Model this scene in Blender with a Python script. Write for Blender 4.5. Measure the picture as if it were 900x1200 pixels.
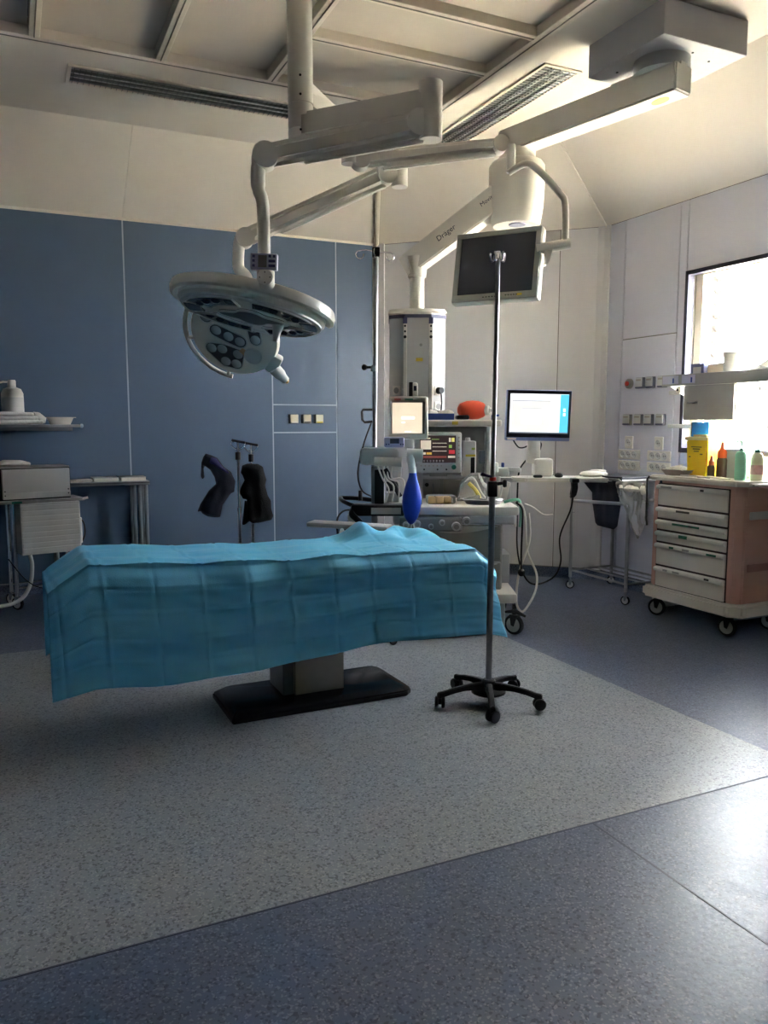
import bpy, bmesh, math, random
from mathutils import Vector, Matrix, Euler, noise
random.seed(7)
PI = math.pi
for o in list(bpy.data.objects): bpy.data.objects.remove(o)
S = bpy.context.scene
C = S.collection
YAW = math.radians(25)

# ------------------------------------------------------------- camera, sky, sun, exposure
cam_d = bpy.data.cameras.new('camera'); cam = bpy.data.objects.new('camera', cam_d); C.objects.link(cam)
cam_d.sensor_fit = 'HORIZONTAL'; cam_d.sensor_width = 36; cam_d.lens = 36*930/900; cam_d.clip_start = .02
cam.location = (0, 0, 1.4); cam.rotation_euler = (math.radians(90-6.5), 0, -YAW)
S.camera = cam
S.view_settings.view_transform = 'Standard'; S.view_settings.look = 'None'
S.view_settings.gamma = 1; S.view_settings.use_curve_mapping = False
S.view_settings.exposure = 3.75
w = bpy.data.worlds.new('sky'); S.world = w; w.use_nodes = True
bg = w.node_tree.nodes['Background']; bg.inputs[0].default_value = (.89, .94, 1.0, 1); bg.inputs[1].default_value = 11.5
sun_d = bpy.data.lights.new('sun', 'SUN'); sun_d.energy = 8; sun_d.color = (1, .88, .70); sun_d.angle = math.radians(.6)
sun = bpy.data.objects.new('sun', sun_d); C.objects.link(sun)
sun.rotation_euler = Vector((-.20, -.12, -.95)).to_track_quat('-Z', 'Y').to_euler(); sun.location = (9, 3, 8)

# ------------------------------------------------------------- materials
def lin(c):
    return tuple(((v/255)/12.92 if v/255 <= .04045 else ((v/255+.055)/1.055)**2.4) for v in c)
MATS = {}
def mat(name, rgb, rough=.5, metal=0., var=.06, scale=12., bump=0., bscale=60., coat=0., alpha=None, trans=0., ior=1.45, emit=None, estr=0., spec=.5, sheen=0.):
    if name in MATS: return MATS[name]
    m = bpy.data.materials.new(name); m.use_nodes = True; nt = m.node_tree; p = nt.nodes['Principled BSDF']
    c = lin(rgb)
    tc = nt.nodes.new('ShaderNodeTexCoord'); nz = nt.nodes.new('ShaderNodeTexNoise')
    nz.inputs['Scale'].default_value = scale; nz.inputs['Detail'].default_value = 4
    nt.links.new(tc.outputs['Object'], nz.inputs['Vector'])
    mx = nt.nodes.new('ShaderNodeMix'); mx.data_type = 'RGBA'
    mx.inputs[6].default_value = tuple(v*(1-var) for v in c)+(1,); mx.inputs[7].default_value = tuple(min(1, v*(1+var)) for v in c)+(1,)
    nt.links.new(nz.outputs['Fac'], mx.inputs[0]); nt.links.new(mx.outputs[2], p.inputs['Base Color'])
    p.inputs['Roughness'].default_value = rough; p.inputs['Metallic'].default_value = metal
    p.inputs['Specular IOR Level'].default_value = spec
    p.inputs['Coat Weight'].default_value = coat; p.inputs['Transmission Weight'].default_value = trans; p.inputs['IOR'].default_value = ior
    if sheen: p.inputs['Sheen Weight'].default_value = sheen
    if alpha is not None: p.inputs['Alpha'].default_value = alpha
    if emit: p.inputs['Emission Color'].default_value = lin(emit)+(1,); p.inputs['Emission Strength'].default_value = estr
    if bump:
        n2 = nt.nodes.new('ShaderNodeTexNoise'); n2.inputs['Scale'].default_value = bscale; n2.inputs['Detail'].default_value = 3
        nt.links.new(tc.outputs['Object'], n2.inputs['Vector'])
        b = nt.nodes.new('ShaderNodeBump'); b.inputs['Strength'].default_value = bump; b.inputs['Distance'].default_value = .01
        nt.links.new(n2.outputs['Fac'], b.inputs['Height']); nt.links.new(b.outputs['Normal'], p.inputs['Normal'])
    MATS[name] = m
    return m
def vinyl(name, base, dark, light, rough=.36):
    m = bpy.data.materials.new(name); m.use_nodes = True; nt = m.node_tree; p = nt.nodes['Principled BSDF']
    tc = nt.nodes.new('ShaderNodeTexCoord')
    def vor(scale, lo, hi, ca, cb_in, rnd=1.):
        v = nt.nodes.new('ShaderNodeTexVoronoi'); v.inputs['Scale'].default_value = scale; nt.links.new(tc.outputs['Object'], v.inputs['Vector'])
        sep = nt.nodes.new('ShaderNodeSeparateColor'); nt.links.new(v.outputs['Color'], sep.inputs[0])
        r = nt.nodes.new('ShaderNodeMapRange'); r.inputs[1].default_value = lo; r.inputs[2].default_value = hi; nt.links.new(sep.outputs[0], r.inputs[0])
        return r.outputs[0]
    def mixc(fac, a, b):
        mx = nt.nodes.new('ShaderNodeMix'); mx.data_type = 'RGBA'; nt.links.new(fac, mx.inputs[0])
        for k, q in ((6, a), (7, b)):
            if isinstance(q, tuple): mx.inputs[k].default_value = q+(1,)
            else: nt.links.new(q, mx.inputs[k])
        return mx.outputs[2]
    nz = nt.nodes.new('ShaderNodeTexNoise'); nz.inputs['Scale'].default_value = 3; nt.links.new(tc.outputs['Object'], nz.inputs['Vector'])
    b = lin(base)
    c0 = mixc(nz.outputs['Fac'], tuple(v*.92 for v in b), tuple(v*1.06 for v in b))
    c1 = mixc(vor(130, .80, .83, 0, 0), c0, lin(dark))
    c2 = mixc(vor(170, .84, .87, 0, 0), c1, lin(light))
    nt.links.new(c2, p.inputs['Base Color'])
    n3 = nt.nodes.new('ShaderNodeTexNoise'); n3.inputs['Scale'].default_value = 9; n3.inputs['Detail'].default_value = 5; nt.links.new(tc.outputs['Object'], n3.inputs['Vector'])
    rr = nt.nodes.new('ShaderNodeMapRange'); rr.inputs[3].default_value = rough-.05; rr.inputs[4].default_value = rough+.08; nt.links.new(n3.outputs['Fac'], rr.inputs[0]); nt.links.new(rr.outputs[0], p.inputs['Roughness'])
    n4 = nt.nodes.new('ShaderNodeTexNoise'); n4.inputs['Scale'].default_value = 38; n4.inputs['Detail'].default_value = 2; nt.links.new(tc.outputs['Object'], n4.inputs['Vector'])
    bp = nt.nodes.new('ShaderNodeBump'); bp.inputs['Strength'].default_value = .10; bp.inputs['Distance'].default_value = .01
    nt.links.new(n4.outputs['Fac'], bp.inputs['Height']); nt.links.new(bp.outputs['Normal'], p.inputs['Normal'])
    MATS[name] = m
    return m
def clear(name, tint=(255, 255, 255), fac=.12, rough=.1):
    m = bpy.data.materials.new(name); m.use_nodes = True; nt = m.node_tree
    for n in list(nt.nodes): nt.nodes.remove(n)
    out = nt.nodes.new('ShaderNodeOutputMaterial'); t = nt.nodes.new('ShaderNodeBsdfTransparent'); g = nt.nodes.new('ShaderNodeBsdfPrincipled')
    g.inputs['Roughness'].default_value = rough; g.inputs['Base Color'].default_value = lin(tint)+(1,)
    t.inputs[0].default_value = (1, 1, 1, 1)
    lw = nt.nodes.new('ShaderNodeLayerWeight'); lw.inputs[0].default_value = .35
    ma = nt.nodes.new('ShaderNodeMath'); ma.operation = 'MULTIPLY_ADD'; ma.inputs[1].default_value = .5; ma.inputs[2].default_value = fac; nt.links.new(lw.outputs['Facing'], ma.inputs[0])
    mx = nt.nodes.new('ShaderNodeMixShader'); nt.links.new(ma.outputs[0], mx.inputs[0]); nt.links.new(t.outputs[0], mx.inputs[1]); nt.links.new(g.outputs[0], mx.inputs[2])
    nt.links.new(mx.outputs[0], out.inputs[0]); MATS[name] = m
    return m
floor_blue = vinyl('vinyl_blue', (90, 102, 126), (66, 77, 100), (118, 128, 148))
floor_grey = vinyl('vinyl_grey', (148, 154, 160), (108, 114, 120), (172, 177, 180))
M_blue = mat('panel_blue', (86, 104, 127), .40, var=.05, scale=3, bump=.02, bscale=300)
M_wall = mat('panel_white', (216, 214, 212), .42, var=.02, scale=3)
M_wallR = mat('panel_pale_lilac', (208, 208, 218), .45, var=.02, scale=3)
M_cove = mat('cove_cream', (226, 218, 204), .55, var=.03, scale=2)
M_ceil = mat('ceiling_cream', (224, 216, 202), .6, var=.04, scale=2)
M_ceilp = mat('diffuser_panel', (206, 196, 180), .5, var=.10, scale=2.5)
M_joint = mat('joint_sealant', (176, 188, 202), .6)
M_dark_joint = mat('joint_dark', (120, 114, 106), .7)
M_frame = mat('frame_cream', (220, 210, 194), .45)
M_navy = mat('gasket_navy', (42, 42, 62), .5)
M_white = mat('enamel_white', (226, 222, 212), .32, var=.03, coat=.15)
M_cream = mat('plastic_cream', (222, 215, 202), .4, var=.04)
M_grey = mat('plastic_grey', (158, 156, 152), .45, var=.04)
M_lgrey = mat('plastic_light_grey', (200, 200, 196), .42, var=.03)
M_taupe = mat('plastic_taupe', (170, 162, 150), .45, var=.04)
M_black = mat('plastic_black', (22, 22, 25), .42, var=.1)
M_rubber = mat('rubber_black', (28, 28, 32), .7, var=.1)
M_steel = mat('steel_brushed', (176, 176, 178), .28, 1., var=.06, scale=40)
M_steel_d = mat('steel_dull', (140, 142, 146), .36, 1., var=.08, scale=30)
M_chrome = mat('chrome', (210, 210, 212), .12, 1., var=.02)
M_glassdark = mat('screen_dark', (58, 64, 78), .22, var=.05)  # lightened: the hanging screen's reflections are put into the base colour
M_led = mat('lamp_glass_dark', (40, 52, 66), .15, var=.1)
M_lens = mat('lens_grey', (196, 200, 204), .18, .2)
M_pink = mat('cart_pink', (206, 160, 146), .48, var=.04)
M_navycloth = mat('cloth_navy', (19, 20, 36), .8, var=.2, bump=.4, bscale=120)
M_blackcloth = mat('cloth_black', (15, 15, 19), .85, var=.2, bump=.4, bscale=120)
M_paper = mat('paper', (226, 222, 210), .8, var=.05)
M_pane = clear('window_glass', (255, 255, 255), .02, .03)
M_plastic = clear('clear_plastic', (240, 240, 236), .22, .2)
M_yellow = mat('plastic_yellow', (246, 208, 20), .4, var=.03)
M_label = mat('label_yellow', (214, 190, 60), .6)
M_green = mat('plastic_green', (30, 120, 100), .45)
M_mint = mat('plastic_mint', (140, 208, 180), .4)
M_orange = mat('rubber_orange', (226, 84, 50), .42, var=.05)
M_bag = mat('rubber_blue', (22, 62, 178), .36, var=.05)
M_blueplastic = mat('plastic_blue', (46, 72, 150), .45)
M_red = mat('red_mark', (200, 60, 50), .5)

# ------------------------------------------------------------- mesh helpers
class MB:
    def __init__(s): s.bm = bmesh.new()
    def box(s, c, d, bev=0., seg=2, rot=None):
        r = bmesh.ops.create_cube(s.bm, size=1); vs = r['verts']
        bmesh.ops.scale(s.bm, vec=d, verts=vs)
        if bev:
            es = list({e for v in vs for e in v.link_edges})
            rr = bmesh.ops.bevel(s.bm, geom=es, offset=bev, segments=seg, affect='EDGES', profile=.5)
            vs = list({v for f in rr['faces'] for v in f.verts} | {v for v in vs if v.is_valid})
        if rot: bmesh.ops.rotate(s.bm, cent=(0, 0, 0), matrix=Euler(rot).to_matrix(), verts=vs)
        bmesh.ops.translate(s.bm, vec=c, verts=vs); return s
    def bx(s, x0, x1, y0, y1, z0, z1, bev=0., seg=2):
        return s.box(((x0+x1)/2, (y0+y1)/2, (z0+z1)/2), (abs(x1-x0), abs(y1-y0), abs(z1-z0)), bev, seg)
    def cyl(s, a, b, r0, r1=None, seg=20, caps=True):
        a, b = Vector(a), Vector(b); r1 = r0 if r1 is None else r1; d = b-a
        q = d.to_track_quat('Z', 'Y').to_matrix(); R = []
        for p, r in ((a, r0), (b, r1)):
            R.append([s.bm.verts.new(p+q@Vector((r*math.cos(k*2*PI/seg), r*math.sin(k*2*PI/seg), 0))) for k in range(seg)])
        for k in range(seg): s.bm.faces.new((R[0][k], R[0][(k+1) % seg], R[1][(k+1) % seg], R[1][k]))
        if caps: s.bm.faces.new(R[0][::-1]); s.bm.faces.new(R[1])
        return s
    def tube(s, pts, r, seg=10, closed=False):
        pts = [Vector(p) for p in pts]; n = len(pts); rings = []; up = Vector((.123, .456, .88)).normalized()
        rs = r if isinstance(r, (list, tuple)) else [r]*n
        for i, p in enumerate(pts):
            if closed: d = pts[(i+1) % n]-pts[i-1]
            else: d = pts[min(i+1, n-1)]-pts[max(i-1, 0)]
            d.normalize(); x = up-d*up.dot(d)
            if x.length < .05: x = Vector((1, 0, 0))-d*d.x
            x.normalize(); up = x; y = d.cross(x)
            rings.append([s.bm.verts.new(p+rs[i]*(x*math.cos(k*2*PI/seg)+y*math.sin(k*2*PI/seg))) for k in range(seg)])
        m = n if closed else n-1
        for i in range(m):
            a, b = rings[i], rings[(i+1) % n]
            for k in range(seg): s.bm.faces.new((a[k], a[(k+1) % seg], b[(k+1) % seg], b[k]))
        if not closed: s.bm.faces.new(rings[0][::-1]); s.bm.faces.new(rings[-1])
        return s
    def lathe(s, prof, seg=32, c=(0, 0, 0), sx=1, sy=1):
        rings = []
        for r, z in prof:
            if r < 1e-6: rings.append([s.bm.verts.new((c[0], c[1], c[2]+z))])
            else: rings.append([s.bm.verts.new((c[0]+sx*r*math.cos(k*2*PI/seg), c[1]+sy*r*math.sin(k*2*PI/seg), c[2]+z)) for k in range(seg)])
        for a, b in zip(rings, rings[1:]):
            for k in range(seg):
                k2 = (k+1) % seg
                if len(a) == 1 and len(b) == 1: continue
                if len(a) == 1: s.bm.faces.new((a[0], b[k2], b[k]))
                elif len(b) == 1: s.bm.faces.new((a[k], a[k2], b[0]))
                else: s.bm.faces.new((a[k], a[k2], b[k2], b[k]))
        return s
    def sphere(s, c, r, seg=16):
        rx = r if isinstance(r, (tuple, list)) else (r, r, r)
        q = bmesh.ops.create_uvsphere(s.bm, u_segments=seg, v_segments=max(6, seg//2), radius=1)
        bmesh.ops.scale(s.bm, vec=rx, verts=q['verts']); bmesh.ops.translate(s.bm, vec=c, verts=q['verts']); return s
    def prism(s, poly, h0, h1, axis='z', bev=0.):
        f = {'z': lambda a, b, h: (a, b, h), 'y': lambda a, b, h: (a, h, b), 'x': lambda a, b, h: (h, a, b)}[axis]
        A = [s.bm.verts.new(f(a, b, h0)) for a, b in poly]; B = [s.bm.verts.new(f(a, b, h1)) for a, b in poly]; n = len(poly)
        fs = [s.bm.faces.new(A[::-1]), s.bm.faces.new(B)]
        for k in range(n): fs.append(s.bm.faces.new((A[k], A[(k+1) % n], B[(k+1) % n], B[k])))
        if bev: bmesh.ops.bevel(s.bm, geom=list({e for q in fs for e in q.edges}), offset=bev, segments=2, affect='EDGES')
        return s
    def puffy(s, poly, thick, y0=0., res=.02, rad=.06, wob=.0, seed=0):
        xs = [p[0] for p in poly]; ys = [p[1] for p in poly]
        def inside(x, y):
            c = False; n = len(poly)
            for i in range(n):
                (x1, y1), (x2, y2) = poly[i], poly[(i+1) % n]
                if (y1 > y) != (y2 > y) and x < (x2-x1)*(y-y1)/(y2-y1)+x1: c = not c
            return c
        def near(x, y):
            best = (9, x, y); n = len(poly)
            for i in range(n):
                (x1, y1), (x2, y2) = poly[i], poly[(i+1) % n]; L = (x2-x1)**2+(y2-y1)**2 or 1e-9
                t = max(0, min(1, ((x-x1)*(x2-x1)+(y-y1)*(y2-y1))/L)); px, py = x1+t*(x2-x1), y1+t*(y2-y1)
                d = math.hypot(px-x, py-y)
                if d < best[0]: best = (d, px, py)
            return best
        nx = int((max(xs)-min(xs))/res)+2; ny = int((max(ys)-min(ys))/res)+2; x0 = min(xs)-res*.5; z0 = min(ys)-res*.5
        cells = [(i, j) for i in range(nx) for j in range(ny) if inside(x0+(i+.5)*res, z0+(j+.5)*res)]
        cs = set(cells); F = {}; B = {}
        def vert(i, j):
            if (i, j) in F: return
            x, z = x0+i*res, z0+j*res; full = all((i+a, j+b) in cs for a in (-1, 0) for b in (-1, 0))
            d, px, pz = near(x, z)
            if not full: F[(i, j)] = B[(i, j)] = s.bm.verts.new((px, y0, pz)); return
            h = thick*math.sqrt(min(1, d/rad)) + wob*noise.noise((x*14+seed, z*6, seed))*min(1, d/rad)
            F[(i, j)] = s.bm.verts.new((x, y0-h, z)); B[(i, j)] = s.bm.verts.new((x, y0+h, z))
        for i, j in cells:
            for a in (0, 1):
                for b in (0, 1): vert(i+a, j+b)
        for i, j in cells:
            ks = [(i, j), (i+1, j), (i+1, j+1), (i, j+1)]
            for D, rev in ((F, False), (B, True)):
                vs = [D[k] for k in ks]
                if rev: vs = vs[::-1]
                try: s.bm.faces.new(vs)
                except ValueError: pass
        return s
    def xf(s, M): bmesh.ops.transform(s.bm, matrix=M, verts=s.bm.verts); return s
    def build(s, name, m, parent=None, smooth=True, loc=None, rot=None, fixn=True):
        if fixn: bmesh.ops.recalc_face_normals(s.bm, faces=s.bm.faces)
        me = bpy.data.meshes.new(name); s.bm.to_mesh(me); s.bm.free()
        if smooth:
            for p in me.polygons: p.use_smooth = True
            try: me.set_sharp_from_angle(angle=math.radians(38))
            except Exception: pass
        me.materials.append(m)
        o = bpy.data.objects.new(name, me); C.objects.link(o)
        if parent is not None: o.parent = parent
        if loc: o.location = loc
        if rot: o.rotation_euler = rot
        return o
def tag(o, label, cat, group=None):
    o['label'] = label; o['category'] = cat
    if group: o['group'] = group
    return o
def thing(name, label, cat, loc=(0, 0, 0), rotz=0., group=None, rot=None):
    o = bpy.data.objects.new(name, None); C.objects.link(o); o.empty_display_size = .05
    o.location = loc; o.rotation_euler = rot if rot else (0, 0, rotz)
    return tag(o, label, cat, group)
def struct(o): o['kind'] = 'structure'; return o
def stuff(o): o['kind'] = 'stuff'; return o
def inst(src, parent, loc=None, rot=None, scale=None):
    o = src.copy(); C.objects.link(o); o.parent = parent
    if loc is not None: o.location = loc
    if rot is not None: o.rotation_euler = rot
    if scale is not None: o.scale = scale
    return o
def bez(pts, n=10):
    P = [Vector(p) for p in pts]; out = []
    for i in range(len(P)-1):
        p0 = P[max(i-1, 0)]; p1 = P[i]; p2 = P[i+1]; p3 = P[min(i+2, len(P)-1)]
        for k in range(n):
            t = k/n; out.append(.5*((2*p1)+(p2-p0)*t+(2*p0-5*p1+4*p2-p3)*t*t+(3*p1-p0-3*p2+p3)*t**3))
    return out+[P[-1]]
def W(s, t, z=0.):      # the furniture in the far corner is turned 25 degrees to the walls
    return (s*math.cos(YAW)+t*math.sin(YAW), -s*math.sin(YAW)+t*math.cos(YAW), z)
def text(name, body, size, m, parent, loc, rot, align='CENTER'):
    cu = bpy.data.curves.new(name, 'FONT'); cu.body = body; cu.size = size; cu.align_x = align; cu.align_y = 'CENTER'; cu.extrude = .0006
    tmp = bpy.data.objects.new(name+'_tmp', cu); C.objects.link(tmp); bpy.context.view_layer.update()
    me = bpy.data.meshes.new_from_object(tmp.evaluated_get(bpy.context.evaluated_depsgraph_get()))
    bpy.data.objects.remove(tmp); bpy.data.curves.remove(cu)
    me.materials.clear(); me.materials.append(m)
    o = bpy.data.objects.new(name, me); C.objects.link(o); o.parent = parent; o.location = loc; o.rotation_euler = rot
    return o

# ------------------------------------------------------------- room shell
PA, PB, PC, PD, PE, PF = (3.18, 7.01), (4.67, 5.52), (4.67, -1.6), (-2.4, -1.6), (-2.4, 5.52), (-.91, 7.01)
ZC, ZW, DC = 3.54, 3.05, .76
fl = struct(MB().bx(-2.8, 5.1, -2, 7.4, -.12, 0).build('floor', floor_blue, smooth=False))
MB().bx(-1.05, 2.86, 2.09, 5.22, 0, .0012).build('inlay', floor_grey, fl, smooth=False)
MB().bx(1.776, 1.783, -1.6, 2.09, 0, .0008).build('weld_seam', mat('weld_dark', (70, 78, 98), .5), fl, smooth=False)
MB().bx(-1.05, 4.67, 2.084, 2.09, 0, .0014).build('weld_seam', MATS['weld_dark'], fl, smooth=False)

def wall_frame(p0, p1):
    a, b = Vector(p0), Vector(p1); d = (b-a); L = d.length; d.normalize()
    return a, d, L, Vector((d.y, -d.x))       # rooms listed clockwise: inward normal on the right
def slab(p0, p1, u0, u1, z0, z1, inn, out, bev=0.):
    a, d, L, n = wall_frame(p0, p1); m = MB()
    P = [a+d*u0+n*inn, a+d*u1+n*inn, a+d*u1-n*out, a+d*u0-n*out]
    m.prism([(p.x, p.y) for p in P], z0, z1, bev=bev); return m
def wall(name, p0, p1, back_m, panels, pm, holes=(), g=.004):
    a, d, L, n = wall_frame(p0, p1)
    m = MB(); pieces = [(-.1, L+.1, 0, ZC+.1)]
    for (u0, u1, z0, z1) in holes:
        pieces = [(-.1, u0, 0, ZC+.1), (u1, L+.1, 0, ZC+.1), (u0, u1, 0, z0), (u0, u1, z1, ZC+.1)]
    for u0, u1, z0, z1 in pieces:
        P = [a+d*u0-n*(.012 if g < .005 else .004), a+d*u1-n*(.012 if g < .005 else .004), a+d*u1-n*.16, a+d*u0-n*.16]; m.prism([(p.x, p.y) for p in P], z0, z1)
    wl = struct(m.build(name, back_m, smooth=False))
    for (u0, u1, z0, z1) in panels:
        slab(p0, p1, u0+g, u1-g, z0+g, z1-g, 0, .0118 if g < .005 else .0035, bev=.0012).build('panel', pm, wl, smooth=False)
    return wl
Lb = 3.18+.91
ub = lambda x: x+.91
zb = .09
wall('wall_back', PF, PA, M_joint, [(0, ub(-.35), zb, ZW), (ub(-.35), ub(.90), zb, ZW), (ub(.90), ub(2.156), zb, ZW), (ub(2.156), ub(2.779), zb, 1.30), (ub(2.156), ub(2.779), 1.30, 1.553), (ub(2.156), ub(2.779), 1.553, ZW), (ub(2.779), Lb, zb, ZW)], M_blue, g=.006)
Ld = math.hypot(1.49, 1.49)
wall('wall_corner', PA, PB, M_dark_joint, [(0, 1.715, zb, ZW), (1.715, Ld, zb, ZW)], M_wall)
Lr = 7.12; yr = lambda y: 5.52-y
wall('wall_right', PB, PC, M_dark_joint, [(0, yr(5.29), zb, ZW), (yr(5.29), yr(4.69), zb, 2.08), (yr(5.29), yr(4.69), 2.08, ZW), (yr(4.69), yr(4.61), zb, ZW), (yr(4.61), yr(3.60), zb, 1.165), (yr(4.61), yr(3.60), 2.525, ZW), (yr(3.60), yr(1.9), zb, ZW), (yr(1.9), yr(.65), zb, ZW), (yr(.65), yr(-.6), zb, ZW), (yr(-.6), Lr, zb, ZW)], M_wallR, holes=[(yr(4.61), yr(3.60), 1.165, 2.525)])
wall('wall_front', PC, PD, M_joint, [(k*1.178, (k+1)*1.178, zb, ZW) for k in range(6)], M_wall)
wall('wall_left', PD, PE, M_joint, [(k*1.186, (k+1)*1.186, zb, ZW) for k in range(6)], M_blue)
wall('wall_corner_left', PE, PF, M_joint, [(0, 1.05, zb, ZW), (1.05, 2.107, zb, ZW)], M_blue)
for i, (nm, p0, p1) in enumerate((('back', PF, PA), ('corner', PA, PB), ('right', PB, PC), ('front', PC, PD), ('left', PD, PE), ('corner_left', PE, PF))):
    a, d, L, n = wall_frame(p0, p1); m = MB()
    pr = [(0, .088), (.006, .088), (.008, .04), (.016, .018), (.034, .004), (.05, 0), (0, 0)]
    vs = []
    for u in (0, L): vs.append([m.bm.verts.new((a.x+d.x*u+n.x*q, a.y+d.y*u+n.y*q, z+.0006)) for q, z in pr])
    for k in range(len(pr)): k2 = (k+1) % len(pr); m.bm.faces.new((vs[0][k], vs[0][k2], vs[1][k2], vs[1][k]))
    m.bm.faces.new(vs[0]); m.bm.faces.new(vs[1][::-1])
    struct(m.build('baseboard_'+nm, floor_blue))
# sloping cove between walls and ceiling
plan = [PF, PA, PB, PC, PD, PE]
def inner():
    out = []; n_ = len(plan)
    for i in range(n_):
        a0, d0, L0, n0 = wall_frame(plan[i-1], plan[i]); a1, d1, L1, n1 = wall_frame(plan[i], plan[(i+1) % n_])
        A0 = a0+n0*DC; A1 = a1+n1*DC; det = d0.x*(-d1.y)+d1.x*d0.y
        r = A1-A0; t = (r.x*(-d1.y)+d1.x*r.y)/det; out.append(A0+d0*t)
    return out
IN = inner()
names = ['back', 'corner', 'right', 'front', 'left', 'corner_left']
splits = {'back': [(.90+.91)/Lb], 'right': [yr(3.35)/Lr, yr(1.2)/Lr]}
for i, nm in enumerate(names):
    p0, p1 = Vector(plan[i]), Vector(plan[(i+1) % 6]); q0, q1 = IN[i], IN[(i+1) % 6]
    root = struct(bpy.data.objects.new('cove_'+nm, None)); C.objects.link(root)
    ts = [0]+splits.get(nm, [])+[1]
    a, d, L, n = wall_frame(p0, p1)
    for t0, t1 in zip(ts, ts[1:]):
        m = MB(); e = .0016/L
        t0e, t1e = (t0+e if t0 else 0), (t1-e if t1 < 1 else 1)
        # seams run straight up the slope
        def top(t):
            if t in (0, 1): return (q0, q1)[t]
            return p0+d*(L*t)+n*DC
        b0, b1 = p0.lerp(p1, t0e), p0.lerp(p1, t1e); c0, c1 = top(t0e), top(t1e)
        lo = [m.bm.verts.new((p.x, p.y, z)) for p, z in ((b0, ZW), (b1, ZW), (c1, ZC), (c0, ZC))]
        hi = [m.bm.verts.new((v.co.x-n.x*.01, v.co.y-n.y*.01, v.co.z+.02)) for v in lo]
        m.bm.faces.new(lo); m.bm.faces.new(hi[::-1])
        for k in range(4): m.bm.faces.new((lo[k], hi[k], hi[(k+1) % 4], lo[(k+1) % 4]))
        m.build('cove_panel', M_cove, root, smooth=False)
# ceiling with a recessed laminar-flow field
LX0, LX1, LY0, LY1 = -.42, 2.78, 2.1, 5.09
m = MB()
for b in ((-2.7, LX0, -1.9, 7.3), (LX1, 5.0, -1.9, 7.3), (LX0, LX1, -1.9, LY0), (LX0, LX1, LY1, 7.3)): m.bx(b[0], b[1], b[2], b[3], ZC, ZC+.12)
cl = struct(m.build('ceiling', M_ceil, smooth=False))
MB().bx(LX0, LX1, LY0, LY1, ZC+.10, ZC+.12).build('plenum', M_dark_joint, cl, smooth=False)
xs = [-.42, .215, .90, 1.58]
def bar(x0, x1, y0, y1):
    MB().bx(x0, x1, y0, y1, ZC-.022, ZC+.05, .004).build('grid_bar', M_frame, cl, smooth=False)
    if x1-x0 > y1-y0: MB().bx(x0, x1, (y0+y1)/2-.003, (y0+y1)/2+.003, ZC-.026, ZC-.022).build('bar_groove', M_dark_joint, cl, smooth=False)
    else: MB().bx((x0+x1)/2-.003, (x0+x1)/2+.003, y0, y1, ZC-.026, ZC-.022).build('bar_groove', M_dark_joint, cl, smooth=False)
for x in (.215, .90, 1.58): bar(x-.03, x+.03, LY0+.04, LY1-.04)
bar(LX0-.03, LX1+.03, LY1-.04, LY1+.035); bar(LX0-.03, LX1+.03, LY0-.035, LY0+.04)
bar(LX1-.04, LX1+.035, LY0+.04, LY1-.04); bar(LX0-.035, LX0+.04, LY0+.04, LY1-.04)
for y in (2.75, 3.33, 3.90, 4.42): bar(1.61, LX1-.04, y-.03, y+.03)
def cpanel(x0, x1, y0, y1): MB().bx(x0+.004, x1-.004, y0+.004, y1-.004, ZC+.03, ZC+.045, .003).build('panel', M_ceilp, cl, smooth=False)
for x0, x1 in ((LX0+.04, .185), (.245, .87), (.93, 1.55)): cpanel(x0, x1, LY0+.04, LY1-.04)
for y0, y1 in ((LY0+.04, 2.72), (2.78, 3.30), (3.36, 3.87), (3.93, 4.39), (4.45, LY1-.04)): cpanel(1.61, LX1-.04, y0, y1)
# corner trims
def trim(k, poly, z0, z1, m): struct(MB().prism(poly, z0, z1, bev=.002).build('trim_%d' % k, m, smooth=False))
trim(1, [(3.145, 7.005), (3.175, 6.965), (3.225, 6.915), (3.245, 6.94), (3.19, 7.0)], .09, ZW, M_wall)
trim(2, [(4.615, 5.57), (4.645, 5.52), (4.655, 5.47), (4.672, 5.47), (4.672, 5.53), (4.625, 5.575)], .09, ZW, M_wall)
struct(MB().cyl((PA[0], PA[1]-.02, ZW-.02), (IN[1].x, IN[1].y, ZC-.01), .022, seg=8).build('trim_3', M_frame))
struct(MB().cyl((PB[0]-.012, PB[1]-.006, ZW-.01), (IN[2].x, IN[2].y, ZC-.004), .008, seg=8).build('trim_4', M_cove))
struct(slab(PF, PA, 0, Lb, ZW-.012, ZW+.014, .012, .004).build('trim_5', M_frame, smooth=False))

# ------------------------------------------------------------- window and what is outside it
wn = struct(bpy.data.objects.new('window_1', None)); C.objects.link(wn); wn.location = (4.67, 4.105, 1.165)
h = 1.36; wy0, wy1 = -.505, .505
fr = MB()
for b in ((wy0, wy1, 0, .035), (wy0, wy1, h-.03, h), (wy0, wy0+.03, 0, h), (wy1-.03, wy1, 0, h)): fr.bx(-.012, .05, b[0], b[1], b[2], b[3])
fr.build('gasket', M_navy, wn, smooth=False)
fr = MB()
for b in ((wy0, wy1, 0, .03), (wy0, wy1, h-.03, h), (wy0, wy0+.07, 0, h), (wy1-.07, wy1, 0, h), (-.50, -.44, 0, h)): fr.bx(.10, .16, b[0], b[1], b[2], b[3], .004)
fr.build('window_frame', M_frame, wn, smooth=False)
MB().bx(.125, .131, wy0+.03, wy1-.03, .02, h-.02).build('pane', M_pane, wn, smooth=False)
shu = tag(bpy.data.objects.new('exterior_shutter', None), 'white slatted shutter folded open outside the window', 'shutter'); C.objects.link(shu); shu.location = (4.90, 4.36, 1.1)
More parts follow.
